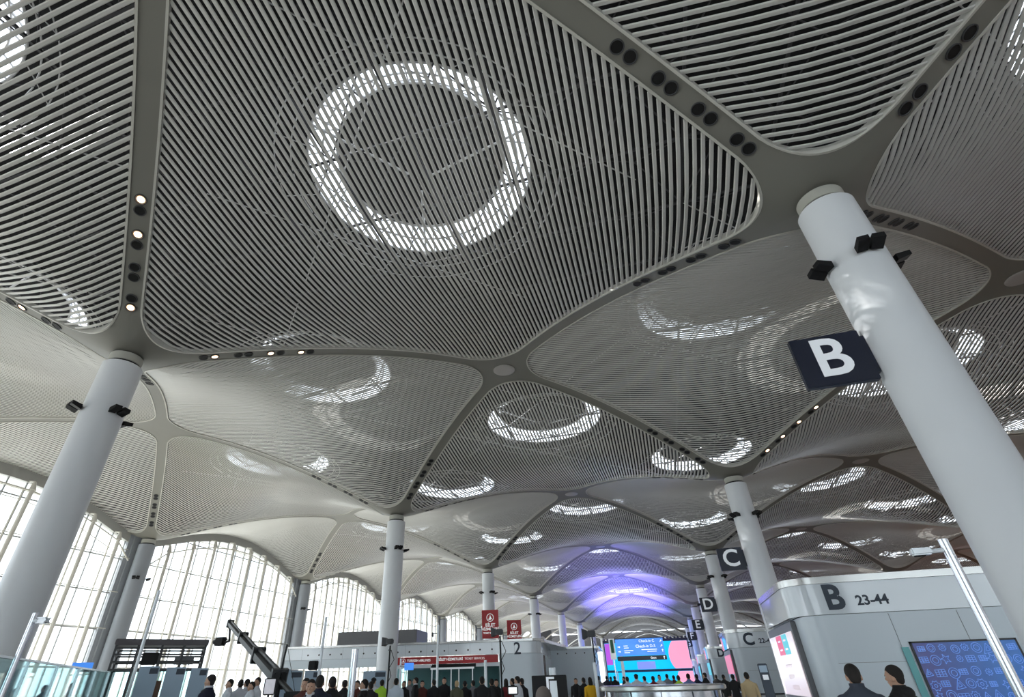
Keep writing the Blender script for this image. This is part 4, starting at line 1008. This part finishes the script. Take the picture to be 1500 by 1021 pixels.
eyes_me = bpy.data.meshes.new('eyes'); eyes_me.from_pydata([(x, y, z-.02) for x, y, z in g.v], [], g.f); eyes_me.materials.append(CM['hair'])
def colored(me, name, parent, m):
    o = bpy.data.objects.new(name, me); link(o, parent)
    if m is not None: o.material_slots[0].link = 'OBJECT'; o.material_slots[0].material = m
    return o
placed = [(16.92, 2.29), (21.29, 1.83), (23.66, 8.39), (19.76, -5.26), (22.94, 2.21), (24.09, 4.41), (19.62, 5.5), (16.32, 8.58), (14.9, -1.25), (24.15, -4.7), (24.4, -4.6), (26.3, 2.5), (27.3, 2.9), (25.4, 2.9), (26.3, 3.5), (17.45, 2.85), (17.1, 2.9), (15.88, -.59)]
for x, y, h, kind, outfit, rz, lab in PEOPLE:
    cx_, cy_ = 26.66, -17.44; n_ = 0
    while n_ < 40 and any(math.hypot(x-a, y-b) < (0.62 if kind == 'walk' else 0.56) for a, b in placed):
        L_ = math.hypot(x-cx_, y-cy_); x += (x-cx_)/L_*0.12; y += (y-cy_)/L_*0.12; n_ += 1
    placed.append((x, y))
    V = VAR['walk' if kind == 'walk' else 'phone' if kind == 'phone' else 'stand']
    top = outfit.rstrip('w') if outfit in ('navyw', 'blackw') else outfit; top = {'blackj': 'black'}.get(top, top)
    p = bpy.data.objects.new('person', V['body']); link(p); s = h/1.76; p.scale = (s, s, s); p.location = (x, y, 0.005); p.rotation_euler = (0, 0, math.radians(rz))
    colored(V['jacket'], 'shirt' if top in ('white', 'tan', 'blue') else 'jacket', p, CM[top]); colored(V['trousers'], 'trousers', p, CM['blackt'] if top != 'navy' else CM['navy']); colored(V['shoes'], 'shoes', p, None); colored(eyes_me, 'eyes', p, None)
    hc = CM['greyhair'] if 'grey haired' in lab else CM['fairhair'] if 'fair' in lab else CM['hair']
    if 'bald' not in lab: colored(V['long'] if 'woman' in lab else V['hair'], 'hair', p, hc)
    if outfit in ('navyw', 'blackw'): colored(shirt_me, 'shirt_front', p, None); colored(collar_me, 'shirt_collar', p, None)
    if outfit == 'slate': colored(collar_me, 'shirt_collar', p, CM['slate'])
    if outfit == 'blackj': colored(hood_me, 'hood', p, None)
    if kind == 'cap': colored(V['cap'], 'cap', p, None)
    prop(p, lab, 'person', 'people standing in the hall' if math.hypot(x-26.7, y+17.4) > 12 else None)


# ------------------------------------------------------------------ light
w = bpy.data.worlds.new('World'); bpy.context.scene.world = w; w.use_nodes = True
bg = w.node_tree.nodes['Background']; bg.inputs[0].default_value = (0.86, 0.93, 1.0, 1); bg.inputs[1].default_value = 1.6
sun = bpy.data.lights.new('sun', 'SUN'); sun.energy = 6.0; sun.angle = math.radians(0.6); sun.color = (1, 0.96, 0.9)
so = bpy.data.objects.new('sun', sun); C.objects.link(so)
sd = Vector((1.0, 0.29, -0.81)).normalized(); so.rotation_euler = sd.to_track_quat('-Z', 'Y').to_euler()
def spot(loc, aim, col, e, ang=70, r=0.3):
    l = bpy.data.lights.new('uplight', 'SPOT'); l.energy = e; l.color = col; l.spot_size = math.radians(ang); l.spot_blend = 0.6; l.shadow_soft_size = r
    o = bpy.data.objects.new('uplight', l); C.objects.link(o); o.location = loc; o.rotation_euler = (Vector(aim)-Vector(loc)).to_track_quat('-Z', 'Y').to_euler()
for k, y in enumerate((84, 100, 116, 132, 148, 164, 180, 196)):
    spot((18, y-6, 3), (18, y, 22), (0.20, 0.17, 1.0), (1000, 3500, 9000, 20000, 34000, 42000, 42000, 24000)[k], 80)

# ------------------------------------------------------------------ camera
yaw, pit, rol = -0.29197, 0.58872, -0.0255
r0 = Vector((math.cos(yaw), -math.sin(yaw), 0)); f0 = Vector((math.sin(yaw), math.cos(yaw), 0)); u0 = Vector((0, 0, 1))
F = f0*math.cos(pit)+u0*math.sin(pit); U = u0*math.cos(pit)-f0*math.sin(pit)
R = r0*math.cos(rol)+U*math.sin(rol); U = U*math.cos(rol)-r0*math.sin(rol)
cam = bpy.data.cameras.new('camera'); co = bpy.data.objects.new('camera', cam); C.objects.link(co)
co.matrix_world = Matrix(((R.x, U.x, -F.x, 0.74055*S), (R.y, U.y, -F.y, -0.48443*S), (R.z, U.z, -F.z, EYE), (0, 0, 0, 1)))
cam.sensor_width = 36; cam.lens = 737.618/1500*36; cam.shift_x = (750-704.32)/1500; cam.shift_y = -(510.5-506.4)/1500
cam.clip_end = 1500; cam.clip_start = 0.05
sc = bpy.context.scene; sc.camera = co
sc.view_settings.view_transform = 'Standard'; sc.view_settings.look = 'None'; sc.view_settings.gamma = 1; sc.view_settings.exposure = 1.3
sc.cycles.max_bounces = 7; sc.cycles.diffuse_bounces = 4; sc.cycles.glossy_bounces = 3; sc.cycles.transparent_max_bounces = 12; sc.cycles.use_denoising = True
sc.cycles.sample_clamp_indirect = 4
